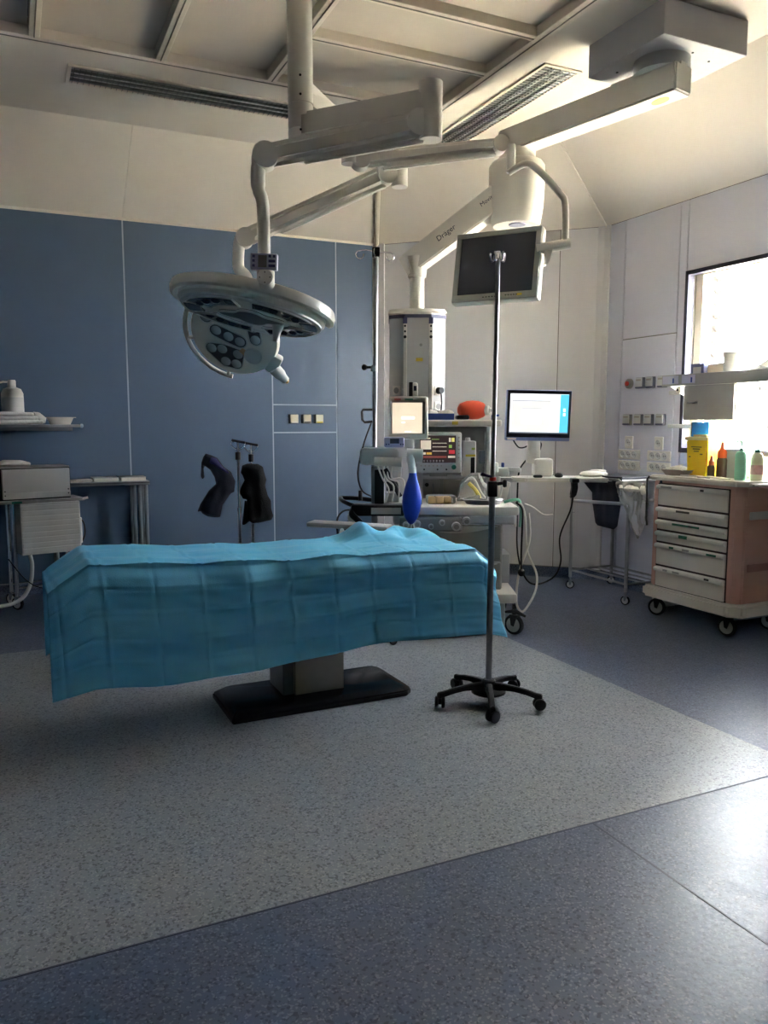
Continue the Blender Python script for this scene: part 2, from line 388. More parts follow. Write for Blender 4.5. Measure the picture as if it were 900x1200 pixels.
for z in (.0, 1.48): MB().bx(-.067, .0, .205, .235, z-.02, z+.02).build('hinge', M_steel_d, shu, smooth=False)
for y in (-.20, .20): MB().bx(-.02, .02, y-.02, y+.02, 0, 1.5).build('stile', mat('slat_backlit_dark', (34, 31, 27), .7), shu, smooth=False)  # white shutter coloured near black, a backlit tone set against the overexposed sky
sl = MB().box((0, 0, 0), (.075, .36, .010), rot=(0, .75, 0)).build('slat', mat('slat_backlit_dark', (34, 31, 27), .7), shu, smooth=False, loc=(0, 0, .05))
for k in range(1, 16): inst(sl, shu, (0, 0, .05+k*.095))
struct(MB().bx(4.9, 40, -30, 40, -.4, -.3).build('exterior_ground', mat('paving_pale', (214, 204, 184), .8, var=.1, scale=1), smooth=False))

# ------------------------------------------------------------- recessed ceiling lights
def louvre_light(label, x0, x1, y0, y1):
    t = thing('ceiling_light', label, 'ceiling light', ((x0+x1)/2, (y0+y1)/2, ZC), 0, 'recessed louvred ceiling lights')
    a, b = (x1-x0)/2, (y1-y0)/2
    f = MB(); e = .022
    for q in ((-a, a, -b, -b+e), (-a, a, b-e, b), (-a, -a+e, -b+e, b-e), (a-e, a, -b+e, b-e)): f.bx(q[0], q[1], q[2], q[3], -.012, -.001, .002)
    f.build('frame', M_frame, t, smooth=False)
    MB().bx(-a+e, a-e, -b+e, b-e, -.003, -.001).build('reflector', mat('reflector', (150, 152, 150), .3, .9), t, smooth=False)
    long_x = a > b; L = (a if long_x else b)-e; N = int(2*L/.033); v = MB(); r = MB()
    for k in range(N):
        p = -L+(k+.5)*2*L/N
        if long_x: v.box((p, 0, -.010), (.0025, 2*(b-e), .013), rot=(0, .5, 0))
        else: v.box((0, p, -.010), (2*(a-e), .0025, .013), rot=(-.5, 0, 0))
    stuff(v.build('louvre_grid', mat('louvre_alu', (190, 192, 190), .25, .9), t, smooth=False))
    for k in (-1, 0, 1):
        o = k*((b if long_x else a)-e)*.55
        if long_x: r.bx(-L, L, o-.004, o+.004, -.017, -.004)
        else: r.bx(o-.004, o+.004, -L, L, -.017, -.004)
    stuff(r.build('louvre_rail', MATS['louvre_alu'], t, smooth=False))
    for k in (-1, 1):
        o = k*((b if long_x else a)-e)*.28
        if long_x: MB().cyl((-L+.02, o, -.008), (L-.02, o, -.008), .005, seg=8).build('lamp_tube', M_lgrey, t)
        else: MB().cyl((o, -L+.02, -.008), (o, L-.02, -.008), .005, seg=8).build('lamp_tube', M_lgrey, t)
    return t
louvre_light('long louvred ceiling light above the blue wall, left of the ceiling column', .41, 1.90, 5.37, 5.65)
louvre_light('long louvred ceiling light beside the box of the supply pendant', 3.0, 3.28, 4.15, 5.62)

# ------------------------------------------------------------- surgical lamp column with three arms
COL = W(-.40, 4.0)
def arm(p0, p1, w0, h0, w1, h1, bev=.018, n=1):
    """box-section arm between two points: width, height at both ends"""
    p0, p1 = Vector(p0), Vector(p1); d = (p1-p0); side = Vector((-d.y, d.x, 0)).normalized(); up = d.normalized().cross(side)*-1
    if up.z < 0: up = -up
    m = MB(); V = []
    for p, ww, hh in ((p0, w0, h0), (p1, w1, h1)):
        V.append([m.bm.verts.new(p+side*(a*ww/2)+up*(b*hh/2)) for a, b in ((-1, -1), (1, -1), (1, 1), (-1, 1))])
    fs = [m.bm.faces.new(V[0][::-1]), m.bm.faces.new(V[1])]
    for k in range(4): fs.append(m.bm.faces.new((V[0][k], V[0][(k+1) % 4], V[1][(k+1) % 4], V[1][k])))
    bmesh.ops.recalc_face_normals(m.bm, faces=fs)
    if bev: bmesh.ops.bevel(m.bm, geom=list(m.bm.edges), offset=bev, segments=3, affect='EDGES')
    return m
cx, cy = COL[0], COL[1]
lc = thing('lamp_column', 'white ceiling column with jointed arms for two surgical lamps and a screen', 'ceiling column', (cx, cy, ZC), 0)
def L_(s, t, z):
    p = W(s, t, z); return Vector((p[0]-cx, p[1]-cy, p[2]-ZC))
MB().lathe([(0, 0), (.14, 0), (.14, -.03), (.09, -.05), (.062, -.06), (0, -.06)]).build('ceiling_plate', M_white, lc)
MB().lathe([(0, -.05), (.060, -.05), (.060, -.632), (.0575, -.634), (.0575, -.637), (.060, -.639), (.060, -.748), (.0575, -.75), (.0575, -.753), (.060, -.755), (.060, -.82), (.058, -.85), (0, -.85)], 40).build('column', M_white, lc)
MB().lathe([(0, -.845), (.056, -.848), (.052, -.87), (.035, -.89), (0, -.895)], 32).build('end_cap', M_lgrey, lc)
dots = MB()
dn = (Vector((0, 0, 0))-Vector((cx, cy, 0))).normalized()
for z in (-.52, -.605, -.765): dots.cyl(Vector((0, 0, z))+dn*.057, Vector((0, 0, z))+dn*.0615, .006, seg=10)
stuff(dots.build('screw', M_black, lc))
def extension(s1, t1, z, hh, nm='extension_arm'):
    a, b = L_(-.40, 4.0, z), L_(s1, t1, z)
    arm(a, b, .10, hh, .09, hh*.95, .02).build(nm, M_white, lc); return b
def joint(c, axis, r, hw):
    q = Vector(axis).normalized(); m = MB(); m.cyl(c-q*hw, c+q*hw, r, seg=28); return m
def side_of(a, b):
    d = b-a; return Vector((-d.y, d.x, 0)).normalized()
# first arm with elbow and spring arm
e1 = extension(.207, 3.70, 2.80, .125)
MB().cyl(e1+Vector((0, 0, .09)), e1+Vector((0, 0, -.155)), .052, seg=28).build('elbow', M_white, lc)
s1a, s1b = L_(.15, 3.70, 2.71), L_(-.5105, 3.55, 2.527)
arm(s1a, s1b, .075, .105, .07, .10, .028).build('spring_arm', M_white, lc)
sd = side_of(s1a, s1b)
joint(s1a, sd, .058, .046).build('joint_disc', M_white, lc); joint(s1b, sd, .055, .04).build('joint_disc', M_white, lc)
MB().cyl(s1a-sd*.0465, s1a-sd*.049, .0055, seg=10).build('screw', M_black, lc)
arm(s1a+Vector((.03, 0, -.062)), s1a+(s1b-s1a)*.75+Vector((0, 0, -.058)), .03, .022, .03, .018, .006).build('spring_cover', M_white, lc)
y1 = L_(-.529, 3.55, 2.522)
MB().tube(bez([y1, y1+Vector((-.012, 0, -.05)), L_(-.540, 3.55, 2.393), L_(-.522, 3.55, 2.32), L_(-.520, 3.54, 2.06)], 6), [.031]*12+[.027]*13, 14).build('drop_tube', M_white, lc)
# second arm, hangs behind the first
e2 = extension(.09, 4.75, 2.93, .10)
MB().cyl(e2+Vector((0, 0, .055)), e2+Vector((0, 0, -.19)), .046, seg=28).build('elbow', M_white, lc)
s2a, s2b = L_(.01, 4.72, 2.80), L_(-.765, 4.50, 2.40)
arm(s2a, s2b, .075, .105, .07, .095, .028).build('spring_arm', M_white, lc)
sd2 = side_of(s2a, s2b)
joint(s2a, sd2, .058, .046).build('joint_disc', M_white, lc); joint(s2b, sd2, .052, .04).build('joint_disc', M_white, lc)
arm(s2a+Vector((0, 0, -.062)), s2a+(s2b-s2a)*.75+Vector((0, 0, -.058)), .03, .022, .03, .018, .006).build('spring_cover', M_white, lc)
MB().tube(bez([s2b+L_(-.79, 4.5, 0)-L_(-.765, 4.5, 0), L_(-.80, 4.5, 2.33), L_(-.80, 4.5, 2.24), L_(-.755, 4.5, 2.18), L_(-.73, 4.5, 2.0)], 6), .032, 14).build('drop_tube', M_white, lc)
# third arm carries the screen
e3 = extension(-.19, 4.58, 2.985, .09)
MB().cyl(e3+Vector((0, 0, .05)), e3+Vector((0, 0, -.17)), .046, seg=28).build('elbow', M_white, lc)
s3a, s3b = L_(-.13, 4.60, 2.845), L_(.655, 4.70, 2.955)
arm(s3a, s3b, .07, .095, .065, .075, .026).build('spring_arm', M_white, lc)
sd3 = side_of(s3a, s3b)
joint(s3a, sd3, .055, .045).build('joint_disc', M_white, lc); joint(s3b, sd3, .046, .042).build('joint_disc', M_white, lc)
arm(s3a+(s3b-s3a)*.15+Vector((0, 0, -.06)), s3a+(s3b-s3a)*.97+Vector((0, 0, -.05)), .032, .026, .032, .022, .008).build('spring_cover', M_white, lc)
MB().tube([L_(.715, 4.68, 2.95), L_(.718, 4.68, 2.80)], .026, 14).build('drop_tube', M_white, lc)
MB().tube(bez([L_(.70, 4.65, 2.79), L_(.79, 4.62, 2.83), L_(.86, 4.6, 2.79), L_(.985, 4.6, 2.66), L_(1.012, 4.6, 2.60), L_(1.018, 4.6, 2.40)], 6), .019, 12).build('hanger_tube', M_white, lc)
MB().cyl(L_(1.045, 4.6, 2.395), L_(.86, 4.62, 2.365), .030, seg=20).build('hanger_boss', M_white, lc)
MB().prism([(-.02, 0), (.025, 0), (.01, -.06), (.0, -.075), (-.012, -.07)], -.012, .012, 'y').xf(Matrix.Translation(L_(.92, 4.60, 2.355))@Matrix.Rotation(-YAW, 4, 'Z')).build('hanger_latch', M_lgrey, lc)

# ------------------------------------------------------------- hanging screen
A = (2.578, 3.993, 2.293)
sc = thing('hanging_screen', 'switched-off grey flat screen hanging from the ceiling arm', 'screen', A, 0, rot=(math.radians(-12), 0, math.radians(-52)))
MB().bx(-.262, .262, -.005, .058, -.212, .212, .012).build('housing', M_white, sc)
b = MB()
for q in ((-.255, .255, -.206, -.165), (-.255, .255, .178, .206), (-.255, -.225, -.165, .178), (.225, .255, -.165, .178)): b.bx(q[0], q[1], -.014, -.004, q[2], q[3], .002)
b.build('bezel', mat('bezel_grey', (168, 168, 160), .45), sc, smooth=False)
MB().bx(-.226, .226, -.0075, -.005, -.166, .179).build('screen_glass', M_glassdark, sc, smooth=False)
bt = MB()
for k in range(6): bt.box((-.06+k*.018, -.0145, -.187), (.009, .003, .005))
for k in range(5): bt.box((.075+k*.016, -.0145, -.184), (.009, .003, .005))
stuff(bt.build('button_row', M_black, sc, smooth=False))
MB().box((.155, -.0145, -.184), (.03, .002, .012)).build('sticker', M_label, sc, smooth=False)
MB().box((-.215, -.0145, -.19), (.035, .002, .005)).build('maker_mark', M_grey, sc, smooth=False)
MB().bx(.10, .27, .058, .085, .0, .10, .01).build('mount', M_white, sc)

# ------------------------------------------------------------- surgical lamps
def arc_poly(r0, r1, a0, a1, n=12, cut=0):
    P = [(r1*math.cos(a0+(a1-a0)*k/n), r1*math.sin(a0+(a1-a0)*k/n)) for k in range(n+1)]
    return P+[(r0*math.cos(a1+(a0-a1)*k/n), r0*math.sin(a1+(a0-a1)*k/n)) for k in range(n+1)]
R = .375
A = W(-.625, 3.86, 1.925)
lp = thing('surgical_lamp', 'large round white surgical lamp tilted above the blue drape', 'surgical lamp', A, 0, 'surgical lamps')
lp.rotation_euler = (Matrix.Rotation(-YAW, 4, 'Z')@Matrix.Rotation(math.radians(10), 4, 'Y')@Matrix.Rotation(math.radians(-6.5), 4, 'X')).to_euler()
MB().lathe([(0, .075), (.12, .075), (.26, .062), (.34, .035), (.352, .01), (.350, -.008), (.335, -.022), (.30, -.026), (0, -.026)], 64).build('housing', M_white, lp)
# handle rail: three quarters of a ring around the head
n = 60; ring = MB()
pts = [(R*math.cos(math.radians(168)+k*math.radians(205)/n), R*math.sin(math.radians(168)+k*math.radians(205)/n), .028) for k in range(n+1)]
V0 = None
for p in pts:
    d = Vector((p[0], p[1], 0)).normalized(); q = Vector(p)
    cs = [(-.020, -.024), (.0, -.030), (.014, -.022), (.018, .0), (.012, .022), (-.004, .028), (-.020, .018)]
    V1 = [ring.bm.verts.new(q+d*a+Vector((0, 0, b_))) for a, b_ in cs]
    if V0:
        for k in range(7): ring.bm.faces.new((V0[k], V0[(k+1) % 7], V1[(k+1) % 7], V1[k]))
    else: ring.bm.faces.new(V1[::-1])
    V0 = V1
ring.bm.faces.new(V0)
ring.build('handle_rail', M_white, lp)
n = 30; ring = MB()
pts = [(.366*math.cos(math.radians(125)+k*math.radians(35)/n), .366*math.sin(math.radians(125)+k*math.radians(35)/n), -.01) for k in range(n+1)]
ring.tube(pts, .016, 10).build('side_grip', M_white, lp)
for a in (172, 215, 325, 368): MB().cyl((.33*math.cos(math.radians(a)), .33*math.sin(math.radians(a)), .02), (.385*math.cos(math.radians(a)), .385*math.sin(math.radians(a)), .028), .014, seg=10).build('rail_bracket', M_white, lp)
# light field on the underside: four curved windows and the dark middle
MB().lathe([(.335, -.020), (.335, -.030), (.325, -.034), (.30, -.034), (.30, -.026)], 64).build('rim', M_lgrey, lp)
lenses = []
for a0, a1 in ((200, 262), (278, 340), (20, 82), (98, 160)):
    wd = MB().prism(arc_poly(.19, .315, math.radians(a0), math.radians(a1)), -.036, -.026).build('lamp_window', M_led, lp, smooth=False)
    bord = MB(); P = arc_poly(.19, .315, math.radians(a0), math.radians(a1)); bord.tube([(x, y, -.034) for x, y in P], .006, 6, closed=True).build('window_rim', M_lgrey, wd)
    for k in range(4):
        a = math.radians(a0+(a1-a0)*(k+.5)/4); MB().lathe([(0, -.047), (.014, -.045), (.024, -.036), (.024, -.034)], 14, c=(.252*math.cos(a), .252*math.sin(a), 0)).build('lens', M_led, wd)
for a in (0, 180):
    MB().prism(arc_poly(.24, .318, math.radians(a-13), math.radians(a+13), 6), -.036, -.026).build('lamp_window', M_led, lp, smooth=False)
cp = []
for k in range(48):
    a = k*2*PI/48; rr = .105+.022*math.cos(4*a); cp.append((1.25*rr*math.cos(a), rr*math.sin(a)))
MB().prism(cp, -.038, -.026).build('centre_field', M_black, lp, smooth=False)
MB().tube([(x, y, -.035) for x, y in cp], .006, 6, closed=True).build('centre_rim', M_lgrey, lp)
MB().lathe([(0, -.034), (.030, -.034), (.022, -.06), (.014, -.10), (.012, -.115), (0, -.118)], 20, c=(.12, .07, .0)).build('sterile_handle', M_lgrey, lp)
MB().lathe([(0, 0), (.022, 0), (.022, .015), (0, .018)], 16).build('push_button', M_lgrey, lp, loc=(-.03, -.352, .028), rot=(PI/2, 0, 0))
# yoke and control panel hold the lamp to its drop tube
yk = MB(); yk.box((0, 0, 0), (.075, .06, .13), .028, 3); yo = yk.build('yoke', M_white, lp, loc=(.098, -.362, .075), rot=(0, math.radians(-10), 0))
MB().cyl((0, -.032, -.015), (0, -.036, -.015), .034, seg=24).build('yoke_cover', M_lgrey, yo)
sm = MB()
for a in range(4): sm.cyl((.022*math.cos(a*PI/2), -.036, -.015+.022*math.sin(a*PI/2)), (.022*math.cos(a*PI/2), -.038, -.015+.022*math.sin(a*PI/2)), .003, seg=8)
stuff(sm.build('screw', M_black, yo))
A = W(-.512, 3.49, 2.078)
cpn = thing('lamp_control_panel', 'small lamp control panel with display and blue keys on the drop tube', 'control panel', A, 0, rot=(0, math.radians(2), -YAW)); cpn.scale = (.92, .92, .92)
MB().bx(-.062, .062, -.012, .028, -.037, .037, .005).build('housing', mat('panel_lilac', (150, 156, 186), .45), cpn)
MB().bx(-.026, .014, -.0145, -.011, -.027, .027).build('display', mat('lcd_grey', (84, 86, 84), .3), cpn, smooth=False)
kb = mat('key_blue', (36, 36, 96), .4)
for z in (-.02, .002, .022): MB().bx(-.053, -.04, -.016, -.011, z-.006, z+.006, .001).build('key', kb, cpn, smooth=False)
for x0, x1, z in ((.022, .034, .024), (.042, .054, .024), (.022, .054, .002), (.022, .054, -.019)): MB().bx(x0, x1, -.016, -.011, z-.006, z+.006, .001).build('key', kb, cpn, smooth=False)

# second lamp, turned to face the room
A = W(-.815, 4.44, 1.875)
l2 = thing('surgical_lamp', 'smaller round surgical lamp facing the room behind the large one', 'surgical lamp', A, 0, 'surgical lamps')
l2.rotation_euler = (Matrix.Rotation(-YAW, 4, 'Z')@Matrix.Rotation(math.radians(14), 4, 'Y')@Matrix.Rotation(math.radians(-52), 4, 'X')).to_euler(); l2.scale = (1, -1, 1)
MB().lathe([(0, .085), (.10, .08), (.20, .05), (.245, .015), (.25, -.005), (.24, -.022), (0, -.03)], 56).build('housing', M_white, l2)
n = 44; ring = MB()
ring.tube([(.285*math.cos(math.radians(140)+k*math.radians(130)/n), .285*math.sin(math.radians(140)+k*math.radians(130)/n), .0) for k in range(n+1)], .013, 10).build('handle_rail', M_white, l2)
for a in (145, 200, 265): MB().cyl((.235*math.cos(math.radians(a)), .235*math.sin(math.radians(a)), .0), (.285*math.cos(math.radians(a)), .285*math.sin(math.radians(a)), 0), .011, seg=8).build('rail_bracket', M_white, l2)
def cluster(pts, r):
    # capsule-like dark pocket around a chain of lenses
    P = []
    for x, y in pts:
        for k in range(14): P.append((x+r*math.cos(k*2*PI/14), y+r*math.sin(k*2*PI/14)))
    P = sorted(set(P)); lo = []; hi = []
    cr = lambda o, a, b: (a[0]-o[0])*(b[1]-o[1])-(a[1]-o[1])*(b[0]-o[0])
    for p in P:
        while len(lo) > 1 and cr(lo[-2], lo[-1], p) <= 0: lo.pop()
        lo.append(p)
    for p in P[::-1]:
        while len(hi) > 1 and cr(hi[-2], hi[-1], p) <= 0: hi.pop()
        hi.append(p)
    hull = lo[:-1]+hi[:-1]
    w_ = MB().prism(hull, -.036, -.025).build('lamp_window', mat('pocket_grey', (84, 86, 90), .3), l2, smooth=False)
    MB().tube([(x, y, -.034) for x, y in hull], .0045, 6, closed=True).build('window_rim', M_lgrey, w_)
    for x, y in pts: MB().lathe([(0, -.050), (.014, -.048), (.026, -.040), (.030, -.034)], 18, c=(x, y, 0)).build('lens', M_lens, w_)
cluster([(-.10, .02), (-.03, .0), (.035, -.015)], .040)
cluster([(-.12, -.10), (-.06, -.09), (-.035, -.165), (.03, -.10), (.025, -.165)], .036)
cluster([(-.16, .09), (-.12, .15)], .038)
cluster([(.12, .02), (.10, .09)], .036)
MB().lathe([(0, -.034), (.05, -.034), (.05, -.042), (.045, -.046), (0, -.046)], 28, c=(.115, -.085, 0)).build('sensor_plate', M_lgrey, l2)
MB().box((.065, -.075, -.038), (.05, .03, .006), rot=(0, 0, -.6)).build('sticker', mat('sticker_tan', (214, 178, 140), .6), l2, smooth=False)
hd = MB(); hd.box((.255, -.05, 0), (.07, .12, .05), .015); hd.build('side_hinge', M_white, l2, rot=(0, 0, -.3))
MB().lathe([(0, 0), (.034, 0), (.034, .05), (.026, .07), (.022, .10), (0, .105)], 18).build('sterile_handle', M_lgrey, l2, loc=(.235, -.15, -.01), rot=(0, PI/2, -.7))
MB().box((.315, -.215, -.01), (.02, .02, .02), .004).build('sterile_tip', mat('tip_amber', (222, 172, 80), .5), l2)
MB().tube([(.02, .05, .07), (.05, .02, .13), (.07, .10, .20), (.08, .16, .24)], .03, 12).build('yoke', M_white, l2)

# ------------------------------------------------------------- supply pendant
pd = thing('supply_pendant', 'white ceiling supply pendant with jointed arm and socket tower', 'supply pendant', (3.395, 3.575, ZC), 0)
px_, py_ = 3.395, 3.575
def P_(x, y, z): return Vector((x-px_, y-py_, z-ZC))
def PW(s, t, z): p = W(s, t, z); return P_(*p)
MB().bx(-.295, .295, -.295, .295, -.18, -.001, .004).build('ceiling_box', mat('box_grey', (176, 176, 178), .5), pd, smooth=False)
dm = MB()
for x, y in ((-.15, -.12), (.0, -.2), (.16, -.16), (-.2, .16), (.2, .1)): dm.cyl((x, y, -.183), (x, y, -.178), .007, seg=10)
stuff(dm.build('box_screw', M_black, pd))
MB().cyl(P_(3.33, 3.53, 3.37), P_(3.33, 3.53, 3.295), .15, seg=36).build('swivel_plate', M_lgrey, pd)
a0, a1 = P_(3.345, 3.38, 3.225), P_(3.065, 4.66, 3.225)
arm(a0, a1, .155, .15, .155, .15, .01).build('upper_arm', M_white, pd)
arm(a0+(a0-a1).normalized()*.0, a0+(a1-a0)*.36+Vector((0, 0, .0)), .10, .16, .10, .16, .02).xf(Matrix.Translation((0, 0, .022))).build('arm_cover', M_white, pd)
dd = (a1-a0).normalized(); q = a0+dd*.14+Vector((0, 0, -.0755))
MB().lathe([(0, -.0015), (.034, -.0015), (.034, .001), (0, .001)], 24, c=q, sx=1, sy=1.7).build('green_sticker', mat('sticker_lime', (206, 206, 120), .6), pd)
dc = P_(3.09, 4.56, 0); 
MB().lathe([(0, 3.16), (.12, 3.16), (.12, 3.10), (.165, 3.085), (.182, 3.06), (.182, 2.92), (.176, 2.80), (.160, 2.70), (.150, 2.685), (0, 2.68)], 48, c=(dc.x, dc.y, -ZC)).build('joint_drum', M_white, pd)
MB().lathe([(0, 2.676), (.055, 2.676), (.055, 2.682), (0, 2.682)], 24, c=(dc.x-.03, dc.y-.06, -ZC)).build('drum_cap', mat('cap_lilac', (150, 152, 176), .4), pd)
HX = W(.231, 5.68)
b0, b1 = P_(3.09, 4.56, 2.87)+Vector((-.10, .03, 0)), P_(HX[0], HX[1], 2.515)
arm(b0, b1+(b1-b0).normalized()*.10, .13, .165, .12, .15, .008).build('lift_arm', M_white, pd)
sdn = side_of(b0, b1)
if (P_(0, 0, 0)-b0).dot(sdn) < 0: sdn = -sdn
dirb = (b1-b0).normalized(); upb = sdn.cross(dirb)
if upb.z < 0: upb = -upb
rightv = -dirb if True else dirb
Mx = Matrix((rightv, upb, sdn)).transposed().to_euler()
text('lettering', 'Dräger', .052, mat('ink_navy', (44, 48, 70), .5), pd, b0+(b1-b0)*.60+sdn*.0642+upb*.005, Mx)
text('lettering', 'Movita', .04, MATS['ink_navy'], pd, b0+(b1-b0)*.11+sdn*.0652+upb*.012, Mx)
MB().cyl(b1+Vector((0, 0, .02)), b1+Vector((0, 0, -.12)), .075, .062, seg=32).build('swivel_collar', M_white, pd)
MB().cyl(b1+Vector((0, 0, -.10)), P_(HX[0], HX[1], 2.14), .050, seg=32).build('drop_tube', M_white, pd)
hx, hy = P_(HX[0], HX[1], 0).x, P_(HX[0], HX[1], 0).y
tw = MB().prism([(-.185, .16), (-.185, -.10), (-.085, -.165), (.085, -.165), (.185, -.10), (.185, .16), (.12, .19), (-.12, .19)], .20, .86, bev=.006).build('socket_tower', M_lgrey, pd, smooth=False, loc=(hx, hy, 1.228-ZC), rot=(0, 0, -YAW)); tw.scale = (1.04, 1.04, 1.04)
MB().prism([(-.195, .165), (-.195, -.108), (-.09, -.175), (.09, -.175), (.195, -.108), (.195, .165), (.12, .2), (-.12, .2)], .862, .90, bev=.012).build('tower_cap', M_white, tw)
MB().prism([(-.189, .16), (-.189, -.104), (-.087, -.169), (.087, -.169), (.189, -.104), (.189, .16), (.12, .195), (-.12, .195)], .84, .862).build('cap_band', mat('band_violet', (100, 100, 124), .5), tw, smooth=False)
for sx in (-1, 1):
    rl = MB().bx(sx*.085-.013, sx*.085+.013, -.185, -.160, .21, .84, .004).build('rail', M_white, tw, smooth=False)
    MB().bx(sx*.085-.014, sx*.085+.014, -.188, -.16, .80, .84).build('rail_cap', mat('cap_violet', (92, 92, 130), .5), rl, smooth=False)
    d3 = MB()
    for k, rr in enumerate((.007, .007, .010)): d3.cyl((sx*.085, -.184, .785-k*.035), (sx*.085, -.190, .785-k*.035), rr, seg=12)
    stuff(d3.build('rail_socket', M_black, rl))
MB().box((.01, -.167, .57), (.045, .003, .022)).build('warning_sticker', M_label, tw, smooth=False)
MB().cyl((.02, -.164, .665), (.02, -.170, .665), .010, seg=14).build('port', M_grey, tw)
ang = math.atan2(.065, .10)
def face_item(sx, u, z, wd, hh, nm, m, th=.006, parent=tw):
    # u along the slanted front side of the tower
    c0 = Vector((sx*.085, -.165, 0)).lerp(Vector((sx*.185, -.10, 0)), u); nn = Vector((sx*.065, -.10, 0)).normalized()
    return MB().box((0, 0, 0), (wd, th, hh), .0015).build(nm, m, parent, smooth=False, loc=(c0.x+nn.x*th*.4, c0.y+nn.y*th*.4, z), rot=(0, 0, sx*ang))
for sx, zs in ((-1, (.37, .265)), (1, (.37, .265))):
    for z in zs:
        sk = face_item(sx, .52, z, .062, .062, 'socket', M_white)
        MB().cyl((0, -.004, 0), (0, -.0045, 0), .020, seg=18).build('socket_face', M_grey, sk)
def plug(sx, z, path):
    c0 = Vector((sx*.085, -.165, 0)).lerp(Vector((sx*.185, -.10, 0)), .52); nn = Vector((sx*.065, -.10, 0)).normalized()
    MB().cyl(c0+nn*.006+Vector((0, 0, z)), c0+nn*.04+Vector((0, 0, z)), .024, .020, seg=18).build('plug', M_black, tw)
    b_ = c0+nn*.034+Vector((0, 0, z-.015))
    MB().tube(bez([b_]+[b_+Vector(v) for v in path], 6), .005, 8).build('cable', M_black, tw)
plug(-1, .265, [(-.01, -.01, -.06), (-.015, -.01, -.12), (-.01, 0, -.17)])
plug(1, .37, [(.004, -.01, -.06), (.002, -.01, -.10), (.0, -.01, -.15), (.03, -.01, -.165), (.04, .03, -.15)])

# ------------------------------------------------------------- operating table and drape
ot = thing('operating_table', 'operating table on a black foot plate and steel pedestal under the blue drape', 'operating table', (1.335, 3.74, 0))
bp = [(-.475, -.235), (.435, -.225), (.475, -.19), (.47, .16), (.44, .205), (-.43, .205), (-.475, .17)]
m = MB(); lo = [m.bm.verts.new((x, y, .0015)) for x, y in bp]; md = [m.bm.verts.new((x, y, .030)) for x, y in bp]; hi = [m.bm.verts.new((x*.91, y*.80, .058)) for x, y in bp]
m.bm.faces.new(lo[::-1]); m.bm.faces.new(hi)
for A_, B_ in ((lo, md), (md, hi)):
    for k in range(7): m.bm.faces.new((A_[k], A_[(k+1) % 7], B_[(k+1) % 7], B_[k]))
bmesh.ops.bevel(m.bm, geom=list(m.bm.edges), offset=.006, segments=2, affect='EDGES')
m.build('foot_plate', mat('plate_black_gloss', (34, 34, 37), .22, .3, var=.1), ot)
MB().bx(-.13, .13, -.12, .13, .05, .30, .006).build('pedestal', mat('pedestal_steel', (128, 122, 114), .38, .85, var=.12, scale=20), ot, smooth=False)
MB().bx(-.185, -.132, -.10, .13, .05, .34, .006).build('pedestal_cover', mat('cover_dark', (52, 50, 50), .4), ot, smooth=False)
MB().bx(-.10, .10, -.09, .10, .29, .60, .006).build('inner_column', M_steel, ot, smooth=False)
MB().bx(-.16, .16, -.16, .16, .58, .66, .02).build('tilt_head', M_steel_d, ot)
TX0, TX1, TY0, TY1 = .26, 2.13, 3.455, 3.99
def topz(x):
    u = (x-TX0)/(TX1-TX0); return .792-.075*u-.01*math.sin(u*5)
segs = [(.27, .62), (.63, 1.42), (1.43, 2.11)]
for x0, x1 in segs:
    mm = MB(); z0, z1 = topz(x0), topz(x1)
    mm.box((0, 0, 0), (x1-x0, .50, .06), .02); mm.build('mattress_section', M_rubber, ot, loc=((x0+x1)/2-1.335, -.018, (z0+z1)/2-.040), rot=(0, math.atan2(z0-z1, x1-x0), 0))
    mm = MB(); mm.box((0, 0, 0), (x1-x0, .48, .03), .005); mm.build('top_frame', M_steel_d, ot, loc=((x0+x1)/2-1.335, -.018, (z0+z1)/2-.084), rot=(0, math.atan2(z0-z1, x1-x0), 0))
MB().box((0, 0, 0), (.50, .13, .03), .012).build('arm_board', M_grey, ot, loc=(1.78-1.335, 4.30-3.74, .79), rot=(0, .02, -.72))
MB().tube([(1.70-1.335, 4.22-3.74, .775), (1.62-1.335, 4.05-3.74, .74), (1.58-1.335, 3.95-3.74, .70)], .014, 8).build('arm_board_post', M_steel, ot)

